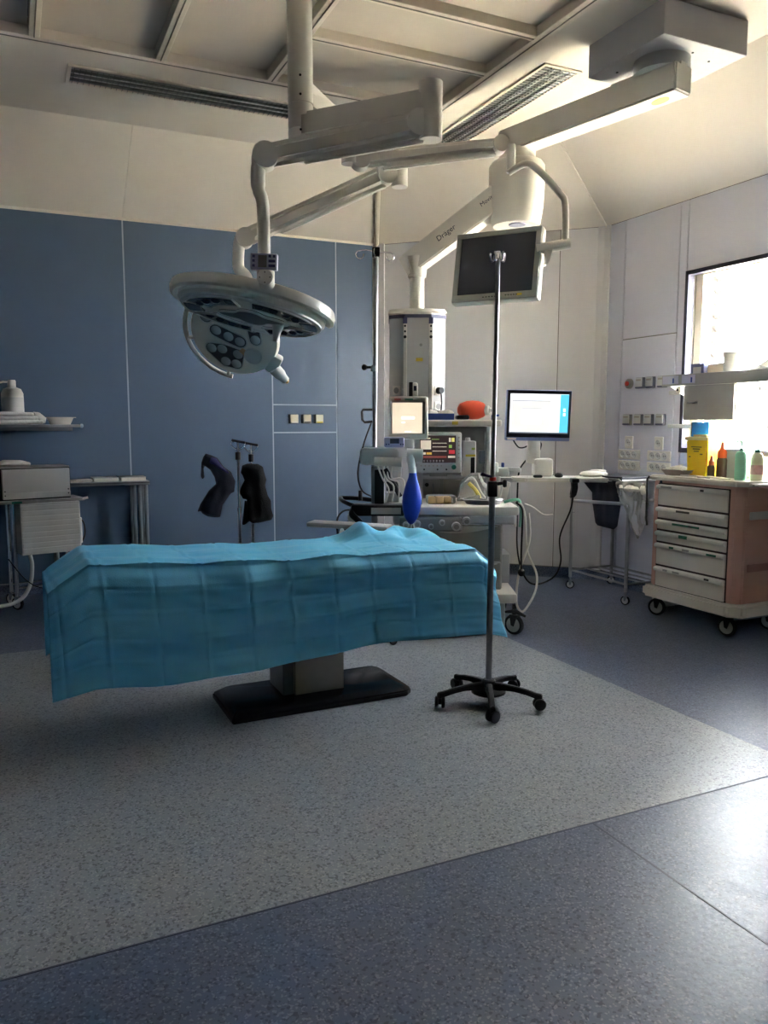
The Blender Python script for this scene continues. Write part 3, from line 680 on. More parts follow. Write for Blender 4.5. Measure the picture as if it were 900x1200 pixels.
def drape():
    m = MB()
    OL, OR = .20, .13           # overhang past the two ends
    OF, OB = .485, .42           # over the long sides
    us = []; x = TX0-OL
    N = 260
    us = [TX0-OL+(TX1-TX0+OL+OR)*k/N for k in range(N+1)]
    vs = [-OF+(OF+(TY1-TY0)+OB)*k/180 for k in range(181)]       # sheet coordinate across, 0 = front edge of the top
    D = TY1-TY0
    G = {}
    tri = lambda a: abs((a % 1.0)-.5)*2
    for i, u in enumerate(us):
        dl = max(0, TX0-u); dr = max(0, u-TX1)
        xc = min(max(u, TX0), TX1)
        # the sheet over the ends falls outwards
        zt = topz(xc)+.012
        X = u
        drop_end = 0
        if dl: X = TX0-dl*.82; drop_end = dl*.60
        if dr: X = TX1+dr*.80; drop_end = dr*.62
        for j, v in enumerate(vs):
            df = max(0, -v); db = max(0, v-D)
            rr = .03
            yy = TY0+min(max(v, 0), D); zz = zt-drop_end
            # soft middle sag and puckers on the top
            if df:
                fl = .02+.045*(df/OF)+.03*math.sin(u*3.1+.6)*(df/OF)+.012*math.sin(u*9.5+df*5)*(df/OF)
                yy = TY0-fl*min(1, df/.05); zz -= df*(1-.03) - .012*(1-math.exp(-df/.03))
                zz += .012*math.sin(u*4.3+1)*(df/OF) + (.055*(u-1.2)*(df/OF)) + drop_end*.85*(df/OF)
            elif db:
                yy = TY1+(.02+.05*db/OB)*min(1, db/.05); zz -= db*.97
            # packing creases: fold grid, alternately proud and sunk
            cu = (u-.1)/.205+.12*math.sin(v*3); cv = (v+OF)/.098+.10*math.sin(u*2.3)
            cr = .009*(tri(cv*.5)-.5)*2 + .007*(tri(cu*.5)-.5)*2
            ridge = .0042*math.exp(-((cv-round(cv))*.098/.007)**2)*(1 if round(cv) % 2 else -1)+.004*math.exp(-((cu-round(cu))*.205/.008)**2)*(1 if round(cu) % 2 else -1)
            wr = .007*noise.noise((u*4, v*9, 3.1))+.004*noise.noise((u*9, v*22, 8.2))
            if df: yy -= cr*1.6+ridge*1.6+wr*1.6
            elif db: yy += cr+wr
            else: zz += cr*.7+ridge+wr+.012
            # bunched-up cloth near the far edge
            if v > D*.55:
                g = math.exp(-((u-1.82)/.26)**2)*min(1, (v-D*.55)/(D*.3))*(1 if v < D else math.exp(-db/.08))
                zz += g*(.058+.028*math.sin(u*17+v*9)+.016*math.sin(u*31-v*14))
            G[i, j] = m.bm.verts.new((X, yy, zz))
    for i in range(N):
        for j in range(180):
            m.bm.faces.new((G[i, j], G[i+1, j], G[i+1, j+1], G[i, j+1]))
    # loose corner at the foot end points down and away
    for j in range(0, 56):
        k = (56-j)/56.
        for i in range(N-15, N+1):
            f = (i-(N-15))/15.*k
            v = G[i, j]; v.co.x += .06*f*f; v.co.z -= .035*f*f; v.co.y += .03*f
    me = m.build('surgical_drape', mat('drape_blue', (106, 197, 236), .5, var=.06, scale=5, bump=.15, bscale=220), None)
    s_ = me.modifiers.new('thickness', 'SOLIDIFY'); s_.thickness = .0015; s_.offset = 1
    return tag(me, 'creased light blue paper drape spread over the operating table', 'drape')
drape()

# ------------------------------------------------------------- casters shared by the trolleys
def caster(parent, loc, r, yaw, twin=False, hub=None, fork=None, stem=.0):
    fk = MB()
    fk.bx(-.006-r*.28, .006+r*.28, -r*.5, r*.35, r*1.75, r*2.0, .002)
    for sx in (-1, 1): fk.prism([(-r*.45, r*1.8), (r*.32, r*1.8), (r*.18, r*.95), (-r*.12, r*.85)], sx*(r*.32)-.002, sx*(r*.32)+.002, 'x')
    fk.cyl((0, 0, r*1.9), (0, 0, r*2.15+stem), r*.22, seg=12)
    c = fk.build('caster', fork or M_steel_d, parent, loc=loc, rot=(0, 0, yaw))
    ty = MB()
    for k in range(1): ty.lathe([(r*.72, -r*.24), (r*.92, -r*.24), (r, -r*.12), (r, r*.12), (r*.92, r*.24), (r*.72, r*.24), (r*.72, -r*.24)], 28)
    ty.build('tyre', M_rubber, c, loc=(0, 0, r), rot=(0, PI/2, 0))
    MB().lathe([(0, -r*.22), (r*.73, -r*.22), (r*.73, r*.22), (0, r*.22)], 24).build('wheel_hub', hub or M_grey, c, loc=(0, 0, r), rot=(0, PI/2, 0))
    return c

# ------------------------------------------------------------- infusion stand in front
def hook_arm(m, c, ang, L, r=.0035, up=.0):
    d = Vector((math.cos(ang), math.sin(ang), 0)); c = Vector(c)
    pts = [c, c+d*L*.6+Vector((0, 0, up)), c+d*L+Vector((0, 0, up-.004))]
    for k in range(1, 12):
        a = -k*PI*1.55/11; pts.append(c+d*(L+.024*math.sin(-a))+Vector((0, 0, up-.028+.024*math.cos(a))))
    m.tube(pts, r, 7); return m
p = W(.522, 3.84)
iv = thing('infusion_stand', 'tall chrome infusion stand on black five-legged castors before the drape', 'infusion stand', p, -YAW)
for k in range(5):
    a = math.radians(-93+72*k); d = Vector((math.cos(a), math.sin(a), 0)); n_ = Vector((-d.y, d.x, 0))
    m = MB(); prof = [(.02, .112, .062, .022), (.07, .110, .078, .019), (.13, .104, .078, .017), (.19, .094, .068, .015), (.235, .082, .056, .015), (.268, .078, .048, .014)]
    V0 = None
    for r_, zt_, zb_, hw in prof:
        V1 = [m.bm.verts.new(d*r_+n_*a_*hw+Vector((0, 0, z_))) for a_, z_ in ((-1, zb_), (1, zb_), (.7, zt_), (-.7, zt_))]
        if V0:
            for q in range(4): m.bm.faces.new((V0[q], V0[(q+1) % 4], V1[(q+1) % 4], V1[q]))
        else: m.bm.faces.new(V1[::-1])
        V0 = V1
    m.bm.faces.new(V0)
    bmesh.ops.bevel(m.bm, geom=[e for e in m.bm.edges], offset=.004, segments=2, affect='EDGES')
    m.build('leg', M_black, iv)
    cs = MB(); yw = a+.7+k*1.3
    cs.cyl((0, 0, .045), (0, 0, .066), .008, seg=10)
    cs.box((0, 0, .035), (.018, .03, .03), .005)
    c = cs.build('caster', M_black, iv, loc=d*.255, rot=(0, 0, yw))
    for sx in (-1, 1): MB().lathe([(0, -.009), (.024, -.009), (.029, -.004), (.029, .006), (.024, .009), (0, .009)], 22).build('wheel', M_black, c, loc=(sx*.016, 0, .029), rot=(0, PI/2, 0))
MB().lathe([(0, .052), (.075, .052), (.086, .058), (.086, .068), (.07, .074), (.04, .078), (.034, .118), (.026, .125), (0, .125)], 36).build('counterweight', M_black, iv)
MB().cyl((0, 0, .10), (.004, 0, 1.06), .0155, seg=20).build('lower_pole', M_steel_d, iv)
MB().cyl((.004, 0, 1.06), (.014, 0, 2.17), .0105, seg=16).build('upper_pole', M_steel_d, iv)
cl_ = MB().box((.004, 0, 1.075), (.046, .046, .075), .006).build('clamp', M_black, iv)
MB().cyl((.02, -.01, 1.10), (.052, -.02, 1.105), .009, seg=10).build('clamp_screw', M_black, cl_); MB().lathe([(0, 0), (.016, .002), (.02, .01), (.016, .02), (0, .022)], 16).build('clamp_knob', M_black, cl_, loc=(.05, -.02, 1.103), rot=(0, PI/2, -.2))
MB().tube([(-.002, -.01, 1.135), (-.03, -.012, 1.142), (-.055, -.012, 1.15)], [.006, .007, .010], 10).build('blue_lever', mat('lever_violet', (60, 52, 96), .45), cl_)
MB().cyl((.006, 0, 1.115), (.006, 0, 1.132), .016, seg=16).build('red_ring', M_red, cl_)
MB().lathe([(0, 2.16), (.016, 2.16), (.016, 2.185), (.010, 2.195), (0, 2.196)], 14, c=(.014, 0, 0)).build('hook_head', M_chrome, iv)
for a in (20, 155, -60, 240):
    m = MB(); d = Vector((math.cos(math.radians(a)), math.sin(math.radians(a)), 0)); c = Vector((.014, 0, 2.18))
    m.tube(bez([c, c+d*.014+Vector((0, 0, .002)), c+d*.022+Vector((0, 0, -.025)), c+d*.031+Vector((0, 0, -.03)), c+d*.037+Vector((0, 0, -.008)), c+d*.036+Vector((0, 0, .008))], 5), .005, 8).build('hook', M_chrome, iv)

# ------------------------------------------------------------- drawer cart by the window
dc_ = thing('drawer_cart', 'pink and cream medicine cart with six drawers by the window', 'cart', (4.16, 3.96, 0), 0)
MB().prism([(0, .365), (0, -.335), (.05, -.385), (.47, -.385), (.47, .385), (.02, .385)], .225, .985, bev=.008).build('body', M_pink, dc_)
MB().prism([(-.045, .40), (-.045, -.35), (.03, -.425), (.485, -.425), (.485, .425), (-.02, .425)], .14, .225, bev=.018).build('base', M_cream, dc_)
MB().prism([(-.03, .385), (-.03, -.36), (.04, -.42), (.485, -.42), (.485, .41), (-.005, .41)], .987, 1.022, bev=.010).build('top', M_cream, dc_)
MB().bx(-.004, .004, -.303, .323, .222, .968).build('drawer_gap_shade', mat('gap_shade_brown', (58, 44, 42), .7), dc_, smooth=False)  # dark plate stands in for the shade in the gaps between drawers
zs = [.966, .806, .714, .634, .547, .379, .222]
for k in range(6):
    z1, z0 = zs[k]-.006, zs[k+1]+.008
    dr = MB().bx(-.012, .30, -.295, .315, z0, z1, .004).build('drawer', M_cream, dc_, smooth=False)
    hd = MB(); hd.prism([(-.012, z1), (-.034, z1-.008), (-.036, z1-.022), (-.026, z1-.034), (-.012, z1-.036)], -.29, .31, 'y')
    hd.bm.free(); hd = MB()
    P_h = [(-.012, z1), (-.034, z1-.008), (-.036, z1-.022), (-.026, z1-.034), (-.012, z1-.036)]
    A_ = [hd.bm.verts.new((x, -.294, z)) for x, z in P_h]; B_ = [hd.bm.verts.new((x, .314, z)) for x, z in P_h]
    hd.bm.faces.new(A_); hd.bm.faces.new(B_[::-1])
    for q in range(5): hd.bm.faces.new((A_[q], B_[q], B_[(q+1) % 5], A_[(q+1) % 5]))
    hd.build('drawer_handle', M_white, dr)
    lb = {0: [(.22, .10, 'g'), (-.10, .03, 'k')], 1: [(.06, .12, 'k')], 2: [(.03, .24, 'e'), (-.01, .03, 'k')], 3: [(.05, .075, 'e')], 4: [(.15, .04, 'e'), (.02, .06, 'g'), (-.2, .08, 'e')], 5: [(.2, .04, 'g'), (.10, .06, 'g'), (-.17, .04, 'k')]}[k]
    for y, ww, c_ in lb:
        MB().box((-.0355, y, z1-.016), (.003, ww, .014 if c_ != 'e' or k != 3 else .022)).build('drawer_label', {'g': M_grey, 'k': mat('label_dark', (70, 66, 64), .6), 'e': mat('label_green', (50, 112, 90), .6)}[c_], dr, smooth=False)
MB().cyl((-.001, .30, .975), (-.006, .30, .975), .012, seg=16).build('lock', M_chrome, dc_)
MB().box((.25, -.392, .80), (.34, .014, .05), .004).build('side_rail', M_lgrey, dc_, smooth=False)
MB().box((.25, -.392, .46), (.34, .010, .05), .004).build('side_groove', mat('groove_pink', (170, 120, 110), .5), dc_, smooth=False)
MB().box((.20, -.43, 1.0), (.30, .02, .012), .003).build('side_shelf', M_cream, dc_, smooth=False)
MB().tube([(.0, .418, 1.01), (-.01, .43, .99), (-.005, .432, .70), (.0, .428, .65)], .008, 8).build('strap', M_black, dc_)
for x, y, a in ((.03, .33, .5), (.03, -.30, .3), (.42, .33, 0), (.42, -.30, .4)): caster(dc_, (x, y, 0), .062, a, hub=M_lgrey, fork=M_rubber, stem=.02)
MB().tube([(.08, -.30, .10), (.40, -.30, .10)], .008, 8).build('brake_bar', M_steel_d, dc_)

# ------------------------------------------------------------- steel trolley in the corner
tr = thing('steel_trolley', 'tubular steel trolley on castors between the corner and the drawer cart', 'trolley', (4.43, 4.97, 0), 0)
tx0, tx1, ty0, ty1 = -.225, .215, -.335, .335
for x, y in ((tx0, ty0), (tx0, ty1), (tx1, ty0), (tx1, ty1)):
    MB().cyl((x, y, .10), (x, y, .76 if y < 0 else .92), .0140, seg=14).build('leg', M_steel, tr)
    caster(tr, (x, y, 0), .036, .9 if y > 0 else .4, hub=M_lgrey, stem=.03)
for x in (tx0, tx1):
    MB().tube([(x, ty1, .745), (x, ty0+.06, .775), (x, ty0+.02, .768), (x, ty0, .74)], .0135, 10).build('side_rail', M_steel, tr)
    MB().tube(bez([(x, ty1, .90), (x, ty1-.01, .935), (x, ty1-.05, .948)], 5)+[Vector((x, ty0+.12, .955)), Vector((x, ty0+.09, .94)), Vector((x, ty0+.085, .77))], .010, 10).build('top_rail', M_steel, tr)
    MB().cyl((x, ty0, .16), (x, ty1, .16), .009, seg=10).build('lower_rail', M_steel, tr)
for k in range(4):
    x = tx0+(tx1-tx0)*k/3
for y in (ty0, ty1): MB().cyl((tx0, y, .16), (tx1, y, .16), .009, seg=10).build('lower_rail', M_steel, tr)
for k in (1, 2): MB().cyl((tx0+(tx1-tx0)*k/3, ty0, .165), (tx0+(tx1-tx0)*k/3, ty1, .165), .007, seg=10).build('shelf_bar', M_steel, tr)
for y in (ty1-.05, ty0+.12): MB().cyl((tx0, y, .945), (tx1, y, .945), .009, seg=10).build('cross_rail', M_steel, tr)
MB().tube([(tx0-.012, ty1-.03, .68), (tx0-.03, ty1-.04, .665), (tx0-.025, ty1-.055, .65), (tx0-.01, ty1-.05, .655)], .003, 6).build('hook', M_chrome, tr)
MB().bx(tx0+.02, tx1-.01, ty0+.13, ty1-.06, .953, .968, .004).build('top_tray', mat('tray_dark', (58, 62, 72), .5), tr, smooth=False)
# dark cloth bag hanging over the front of the trolley (front plane faces the room: local x runs along -Y)
bgt = thing('waste_bag', 'black cloth bag hanging open on the front of the steel trolley', 'bag', (4.232, 4.92, .56), -PI/2)
poly = [(-.31, .40), (-.27, .34), (-.17, .27), (-.165, .20), (-.12, .03), (-.09, .01), (.10, 0), (.14, .03), (.17, .20), (.175, .30), (.18, .405), (.08, .415), (.06, .375), (-.02, .37), (-.08, .40), (-.16, .415)]
MB().puffy(poly, .022, 0, .014, .05, .012, 4).build('bag_body', M_navycloth, bgt)
MB().tube(bez([(-.30, .0, .40), (-.15, -.012, .415), (.02, -.012, .405), (.17, .0, .41)], 6), .008, 8).build('bag_rim', M_blackcloth, bgt)
hp = thing('plastic_bag', 'crumpled clear plastic bag draped from the steel trolley beside the cart', 'plastic bag', (4.20, 4.63, .50), -PI/2+.1)
poly = [(-.14, .44), (.02, .46), (.16, .45), (.19, .30), (.15, .10), (.10, .02), (.04, .10), (-.02, .22), (-.10, .33)]
MB().puffy(poly, .03, 0, .016, .05, .05, 9).build('bag_film', M_plastic, hp)
MB().puffy([(-.10, .42), (.16, .43), (.17, .36), (.05, .37), (-.08, .38)], .025, -.01, .016, .04, .03, 2).build('bag_folds', mat('film_white', (214, 210, 200), .4), hp)
ob = thing('white_cloth_pad', 'small white folded pad on top of the steel trolley', 'pad', (4.24, 5.05, .968), 0)
MB().box((0, 0, .016), (.10, .16, .03), .012).build('fold', M_white, ob); MB().box((.005, -.01, .040), (.08, .11, .018), .008).build('fold', M_white, ob)
bn = thing('tall_bin', 'pale tall bin standing behind the plastic bag against the wall', 'bin', (4.50, 4.51, 0), 0)
MB().prism([(-.10, -.06), (.09, -.06), (.09, .06), (-.10, .06)], .0, .80, bev=.012).build('bin_body', M_lgrey, bn)
MB().bx(-.11, .10, -.07, .07, .80, .825, .008).build('bin_lid', M_grey, bn)

# ------------------------------------------------------------- anaesthesia machine (turned towards the table)
AM = W(.47, 5.45); am = thing('anaesthesia_machine', 'cream and grey anaesthesia machine on castors with worktop and shelf', 'anaesthesia machine', AM, -YAW)
def bx(x0, x1, t0, t1, z0, z1, nm, m, bev=.006, parent=am, smooth=False):      # x measured from the room diagonal
    return MB().bx(x0-.47, x1-.47, t0-5.45, t1-5.45, z0, z1, bev).build(nm, m, parent, smooth=smooth)
bx(.13, .875, 5.08, 5.80, .215, .285, 'base', M_cream, .025, smooth=True)
bx(.16, .80, 5.13, 5.78, .05, .215, 'plinth', M_lgrey, .01)
bx(.12, .785, 5.20, 5.78, .285, .735, 'body', M_taupe, .012)
for z0, z1 in ((.49, .725), (.295, .475)):
    d_ = bx(.15, .775, 5.172, 5.22, z0, z1, 'drawer', M_taupe, .010)
    lens = [(.20+.55*k/12, z1-.008-.045*math.sin(PI*k/12)) for k in range(13)]
    MB().prism([(x-.47, z) for x, z in lens], 5.155-5.45, 5.175-5.45, 'y', bev=.003).build('drawer_pull', M_cream, d_)
bx(.06, .855, 5.10, 5.78, .735, .80, 'front_apron', M_lgrey, .015)
bx(.03, .868, 5.05, 5.80, .80, .86, 'worktop', M_cream, .018, smooth=True)
# flow head under the left part of the worktop
bx(.10, .50, 5.03, 5.12, .70, .79, 'valve_block', M_grey, .012)
for x, z, r_ in ((.14, .745, .022), (.21, .75, .026), (.30, .735, .018), (.37, .76, .020), (.46, .735, .030), (.525, .77, .028)):
    k_ = MB().cyl((x-.47, 5.035-5.45, z), (x-.47, 4.995-5.45, z), r_, r_*.9, seg=18).build('valve_knob', M_lgrey, am)
    MB().cyl((x-.47, 4.996-5.45, z), (x-.47, 4.990-5.45, z), r_*.55, seg=14).build('knob_face', M_grey, k_)
MB().tube(bez([(.13-.47, 5.0-5.45, .72), (.10-.47, 4.96-5.45, .66), (.16-.47, 4.95-5.45, .60), (.25-.47, 4.97-5.45, .64), (.28-.47, 5.0-5.45, .71)], 6), .017, 10).build('breathing_hose', M_lgrey, am)
bx(.24, .735, 5.60, 5.78, .86, 1.37, 'back_panel', M_grey, .008)
bx(.705, .735, 5.50, 5.78, .86, 1.37, 'upright', M_lgrey, .006)
bx(.24, .27, 5.50, 5.78, .86, 1.37, 'upright', M_lgrey, .006)
bx(.20, .79, 5.34, 5.78, 1.366, 1.412, 'top_shelf', M_cream, .012)
MB().box((.475-.47, 5.339-5.45, 1.39), (.04, .002, .022)).build('shelf_sticker', M_label, am, smooth=False)
bx(.24, .70, 5.50, 5.60, 1.005, 1.03, 'cross_shelf', M_lgrey, .006)
bx(.27, .39, 5.56, 5.60, .875, 1.0, 'gauge_panel', M_grey, .006)
MB().cyl((.30-.47, 5.56-5.45, .96), (.30-.47, 5.545-5.45, .96), .014, seg=14).build('gauge_knob', M_black, am)
MB().cyl((.345-.47, 5.548-5.45, .89), (.345-.47, 5.548-5.45, .97), .006, seg=10).build('flow_tube', M_steel_d, am)
bx(.42, .64, 5.57, 5.60, .87, .995, 'side_panel', M_taupe, .006)
bx(.66, .70, 5.50, 5.56, 1.11, 1.20, 'bracket', M_steel_d, .004)
for x, y in ((.86, 5.13), (.17, 5.13), (.84, 5.74), (.17, 5.74)):
    c = caster(am, (x-.47, y-5.45, 0), .068, .9 if x > .5 else 2.2, hub=M_lgrey, fork=M_black, stem=.06)
MB().tube([(.86-.47-.06, 5.13-5.45, .152), (.86-.47, 5.10-5.45, .165), (.86-.47+.065, 5.07-5.45, .135)], [.008, .016, .008], 8).build('brake_pedal', M_black, am)
# rail and tubing at the right flank
bx(.868, .885, 5.25, 5.70, .70, .84, 'side_holder', M_white, .004)
bx(.80, .86, 5.35, 5.60, .30, .50, 'side_box', M_lgrey, .006)

am2 = thing('syringe_arm', 'pale jointed bracket with clips at the right edge of the anaesthesia machine', 'bracket', W(.78, 5.40, .86), -YAW)
MB().cyl((0, 0, 0), (0, 0, .19), .014, seg=14).build('post', M_white, am2)
MB().box((.02, 0, .20), (.10, .06, .06), .012).build('clamp_body', M_white, am2); MB().box((.10, .0, .215), (.10, .05, .035), .010).build('clamp_arm', M_lgrey, am2)
MB().box((-.03, -.02, .23), (.05, .04, .07), .010).build('clip', M_white, am2); MB().box((.02, -.05, .25), (.018, .03, .03), .004).build('clip_badge', M_blueplastic, am2, smooth=False)
MB().box((.045, .0, .06), (.045, .03, .15), .008, rot=(0, .22, 0)).build('lower_holder', M_white, am2)

tb = tag(MB().tube(bez([W(.86, 5.22, .845), W(.90, 5.2, .86), W(.93, 5.2, .78), W(.95, 5.2, .55), W(1.01, 5.18, .40), W(1.0, 5.16, .28), W(.93, 5.12, .17), W(.89, 5.1, .17), W(.87, 5.12, .24), W(.89, 5.14, .42), W(.96, 5.18, .62), W(.955, 5.2, .80)], 8), .0075, 9).build('white_hose', M_white), 'white gas hose looping from the anaesthesia worktop towards the floor', 'hose')
tb2 = tag(MB().tube(bez([W(.87, 5.2, .87), W(.905, 5.16, .83), W(.90, 5.12, .72), W(.895, 5.11, .55), W(.898, 5.11, .44)], 8), .0065, 9).build('black_hose', M_rubber), 'short black hose with a round end hanging beside the cream base', 'hose')
MB().sphere((0, 0, 0), (.024, .024, .026), 16).build('hose_end', M_rubber, tb2, loc=W(.898, 5.11, .42))
tb3 = tag(MB().tube(bez([W(.80, 5.26, .868), W(.86, 5.24, .885), W(.90, 5.25, .875), W(.915, 5.26, .80), W(.91, 5.27, .70)], 8), .010, 9).build('green_tube', M_mint), 'coil of pale green tubing over the corner of the anaesthesia worktop', 'tube')
tb4 = tag(MB().tube(bez([W(.93, 5.23, .86), W(1.00, 5.3, .83), W(1.08, 5.35, .775), W(1.15, 5.38, .77)], 8), .0045, 8).build('thin_tube', M_white), 'thin white tube sticking out to the right of the anaesthesia machine', 'tube')

# things on the machine
pm = thing('patient_monitor', 'patient monitor showing traces on a dark screen on the anaesthesia machine', 'monitor', W(.37, 5.40, 1.03), -YAW)
MB().bx(-.155, .152, -.06, .09, .025, .30, .015).build('housing', M_lgrey, pm)
MB().bx(-.06, .06, -.03, .07, 0, .03, .005).build('stand_foot', M_grey, pm)
MB().bx(-.130, .112, -.0635, -.059, .095, .278, .0).build('screen', mat('screen_brown', (58, 50, 50), .2, emit=(58, 48, 48), estr=0.050), pm, smooth=False)
wv = mat('trace_pale', (226, 214, 196), .4, emit=(226, 210, 190), estr=0.045); wr_ = mat('trace_red', (170, 60, 66), .4, emit=(214, 60, 70), estr=0.040); wg = mat('trace_green', (120, 140, 84), .4, emit=(140, 190, 70), estr=0.045)
def scr(x0, x1, z0, z1, m, nm): MB().bx(x0, x1, -.0652, -.0636, z0, z1).build(nm, m, pm, smooth=False)
scr(-.125, -.055, .185, .245, wv, 'readout_block'); scr(-.12, -.06, .255, .262, wv, 'trace'); scr(-.05, .0, .25, .254, wg, 'trace'); scr(-.045, .05, .225, .228, wv, 'trace'); scr(-.045, .05, .20, .203, wv, 'trace')
scr(-.125, -.09, .15, .165, wv, 'readout_block'); scr(-.085, -.05, .15, .165, mat('trace_amber', (220, 180, 90), .4, emit=(220, 170, 70), estr=0.045), 'readout_block'); scr(-.045, .05, .172, .175, wv, 'trace')
scr(.065, .078, .235, .262, wv, 'readout'); scr(.083, .102, .235, .262, mat('trace_yellow', (226, 214, 110), .4, emit=(226, 210, 90), estr=0.045), 'readout')
scr(.065, .085, .195, .215, wg, 'readout'); scr(.065, .105, .155, .18, wr_, 'readout'); scr(-.125, .05, .128, .140, mat('trace_dim', (120, 66, 62), .4, emit=(120, 60, 56), estr=0.080), 'trace'); scr(.06, .108, .128, .142, wv, 'readout')
for k in range(9): MB().cyl((-.142+k*.021, -.061, .107), (-.142+k*.021, -.064, .107), .007, seg=10).build('soft_key', M_grey, pm)
for k in range(6): MB().cyl((.132, -.060, .265-k*.027), (.132, -.065, .265-k*.027), .005, seg=8).build('key', M_taupe, pm)
for k in range(6): MB().cyl((-.12+k*.027, -.060, .075), (-.12+k*.027, -.065, .075), .005, seg=8).build('key', M_taupe, pm)
for x in (-.10, -.01, .05): MB().cyl((x, -.06, .05), (x, -.065, .05), .006, seg=8).build('key', M_black, pm)
MB().lathe([(0, 0), (.017, 0), (.015, .016), (0, .018)], 18).build('dial', M_green, pm, loc=(.10, -.06, .066), rot=(PI/2, 0, 0))

vp = thing('gas_module', 'small white gas module beside the patient monitor', 'gas module', W(.575, 5.42, 1.03), -YAW)
MB().bx(-.045, .045, -.06, .06, 0, .24, .008).build('housing', M_white, vp)
MB().bx(.01, .038, -.064, -.058, .02, .13, .003).build('slot', M_black, vp, smooth=False)
MB().bx(-.025, .04, -.063, -.058, .135, .15).build('yellow_label', M_label, vp, smooth=False); MB().bx(.015, .038, -.063, -.058, .18, .195).build('green_label', mat('label_lime', (190, 206, 110), .5), vp, smooth=False)
MB().cyl((-.005, 0, .24), (-.005, 0, .262), .020, .016, seg=18).build('cap', M_white, vp)

bt_ = thing('blue_tray', 'blue tray of folded white packs on the top shelf', 'tray', W(.345, 5.42, 1.412), -YAW)
m = MB(); m.bx(-.125, .125, -.065, .065, 0, .004); 
for q in ((-.125, .125, -.065, -.059), (-.125, .125, .059, .065), (-.125, -.119, -.059, .059), (.119, .125, -.059, .059)): m.bx(q[0], q[1], q[2], q[3], .003, .042)
m.build('tray', M_blueplastic, bt_, smooth=False)
for k in range(4): MB().box((-.075+k*.05, .01*(-1)**k, .040), (.075, .09, .045), .015, rot=(.1*(-1)**k, .2, .3*k)).build('pack', M_paper if k % 2 else M_plastic, bt_)
rsb = thing('resuscitator_bag', 'orange resuscitator bag with grey valve lying on the top shelf', 'resuscitator', W(.61, 5.44, 1.412), -YAW+.1)
MB().lathe([(0, -.10), (.02, -.10), (.045, -.085), (.062, -.04), (.065, .0), (.062, .04), (.05, .075), (.035, .09), (0, .092)], 28).build('bag', M_orange, rsb, loc=(-.01, 0, .066), rot=(0, PI/2, 0))
MB().lathe([(0, 0), (.030, 0), (.034, .012), (.030, .028), (.018, .032), (.016, .045), (0, .046)], 24).build('valve', M_lgrey, rsb, loc=(.072, -.02, .064), rot=(0, PI/2, -.5))
MB().lathe([(0, 0), (.012, 0), (.012, .006), (0, .006)], 16).build('valve_core', M_steel_d, rsb, loc=(.108, -.042, .064), rot=(0, PI/2, -.5))
MB().box((-.085, -.03, .016), (.09, .07, .03), .012).build('mask', M_black, rsb)
bc = thing('blue_connector', 'small blue connector at the end of the top shelf', 'connector', W(.745, 5.42, 1.412), -YAW)
MB().lathe([(0, 0), (.018, 0), (.018, .03), (.010, .04), (.010, .06), (0, .06)], 16).build('body', M_blueplastic, bc); MB().cyl((0, 0, .03), (.03, -.02, .03), .008, seg=10).build('spout', M_blueplastic, bc)
sp = thing('amber_sponge_pack', 'amber sponges in a clear pack on the anaesthesia worktop', 'sponge pack', W(.365, 5.22, .86), -YAW+.1)
for k, x in enumerate((-.055, .0, .05)): MB().box((x, 0, .026), (.05, .07, .05), .008).build('sponge', mat('sponge_amber', (222, 172, 96), .85, var=.2, scale=80), sp)
MB().box((.01, 0, .031), (.19, .09, .058), .014).build('wrap', M_plastic, sp)
ky = thing('steel_dish', 'shallow steel dish on the anaesthesia worktop', 'dish', W(.655, 5.22, .86), -YAW)
MB().lathe([(0, 0), (.11, 0), (.135, .03), (.140, .032), (.137, .036), (.108, .006), (0, .006)], 40, sx=1, sy=.75).build('dish', M_steel, ky)
cb = thing('tubing_bag', 'clear bag of yellow-tipped tubing in the steel dish', 'plastic bag', W(.61, 5.24, .866), -YAW)
MB().puffy([(-.13, .01), (.08, .01), (.095, .10), (.05, .14), (.02, .20), (-.04, .195), (-.07, .17), (-.11, .13)], .04, 0, .015, .05, .05, 5).build('film', M_plastic, cb)
MB().tube(bez([(-.05, 0, .13), (-.01, -.01, .09), (.02, 0, .04), (.01, .01, .012)], 6), .014, 8).build('yellow_tube', mat('tube_yellow', (232, 208, 70), .5), cb)
MB().tube(bez([(-.08, .01, .14), (-.02, .02, .16), (.03, .01, .07), (.06, 0, .03)], 6), .009, 8).build('white_tube', M_white, cb)
gcp = thing('dropper_bottle', 'small teal dropper bottle on the left end of the anaesthesia worktop', 'bottle', W(.225, 5.20, .86), -YAW)
MB().lathe([(0, 0), (.026, 0), (.024, .03), (.012, .045), (.012, .06), (0, .06)], 18).build('body', M_green, gcp); MB().cyl((0, 0, .06), (0, 0, .068), .007, seg=10).build('nozzle', M_mint, gcp)

# ------------------------------------------------------------- computer on its swivel tray
ds = thing('swivel_tray', 'white side tray held out from the anaesthesia machine below the computer screen', 'tray', W(1.17, 5.45, .995), -YAW)
m = MB(); m.prism([(-.30, -.06), (-.22, -.15), (.34, -.15), (.345, .10), (-.22, .14), (-.30, .05)], 0, .028, bev=.010); m.build('tray_plate', M_white, ds)
MB().bx(-.45, -.22, -.03, .03, -.01, .025, .008).build('support_arm', M_lgrey, ds)
MB().bx(-.34, -.30, -.03, .03, -.30, .02, .006).build('support_post', M_lgrey, ds)
MB().lathe([(0, .022), (.06, .030), (.085, .045), (.075, .06), (.04, .068), (0, .07)], 24, c=(.26, 0, 0), sy=.8).build('palm_rest', M_white, ds)
pc = thing('computer_monitor', 'lit computer monitor with white windows and a light blue sidebar', 'monitor', W(1.062, 5.50, 1.023), -YAW)
MB().bx(-.03, .10, -.06, .06, 0, .125, .018).build('stand_base', M_white, pc)
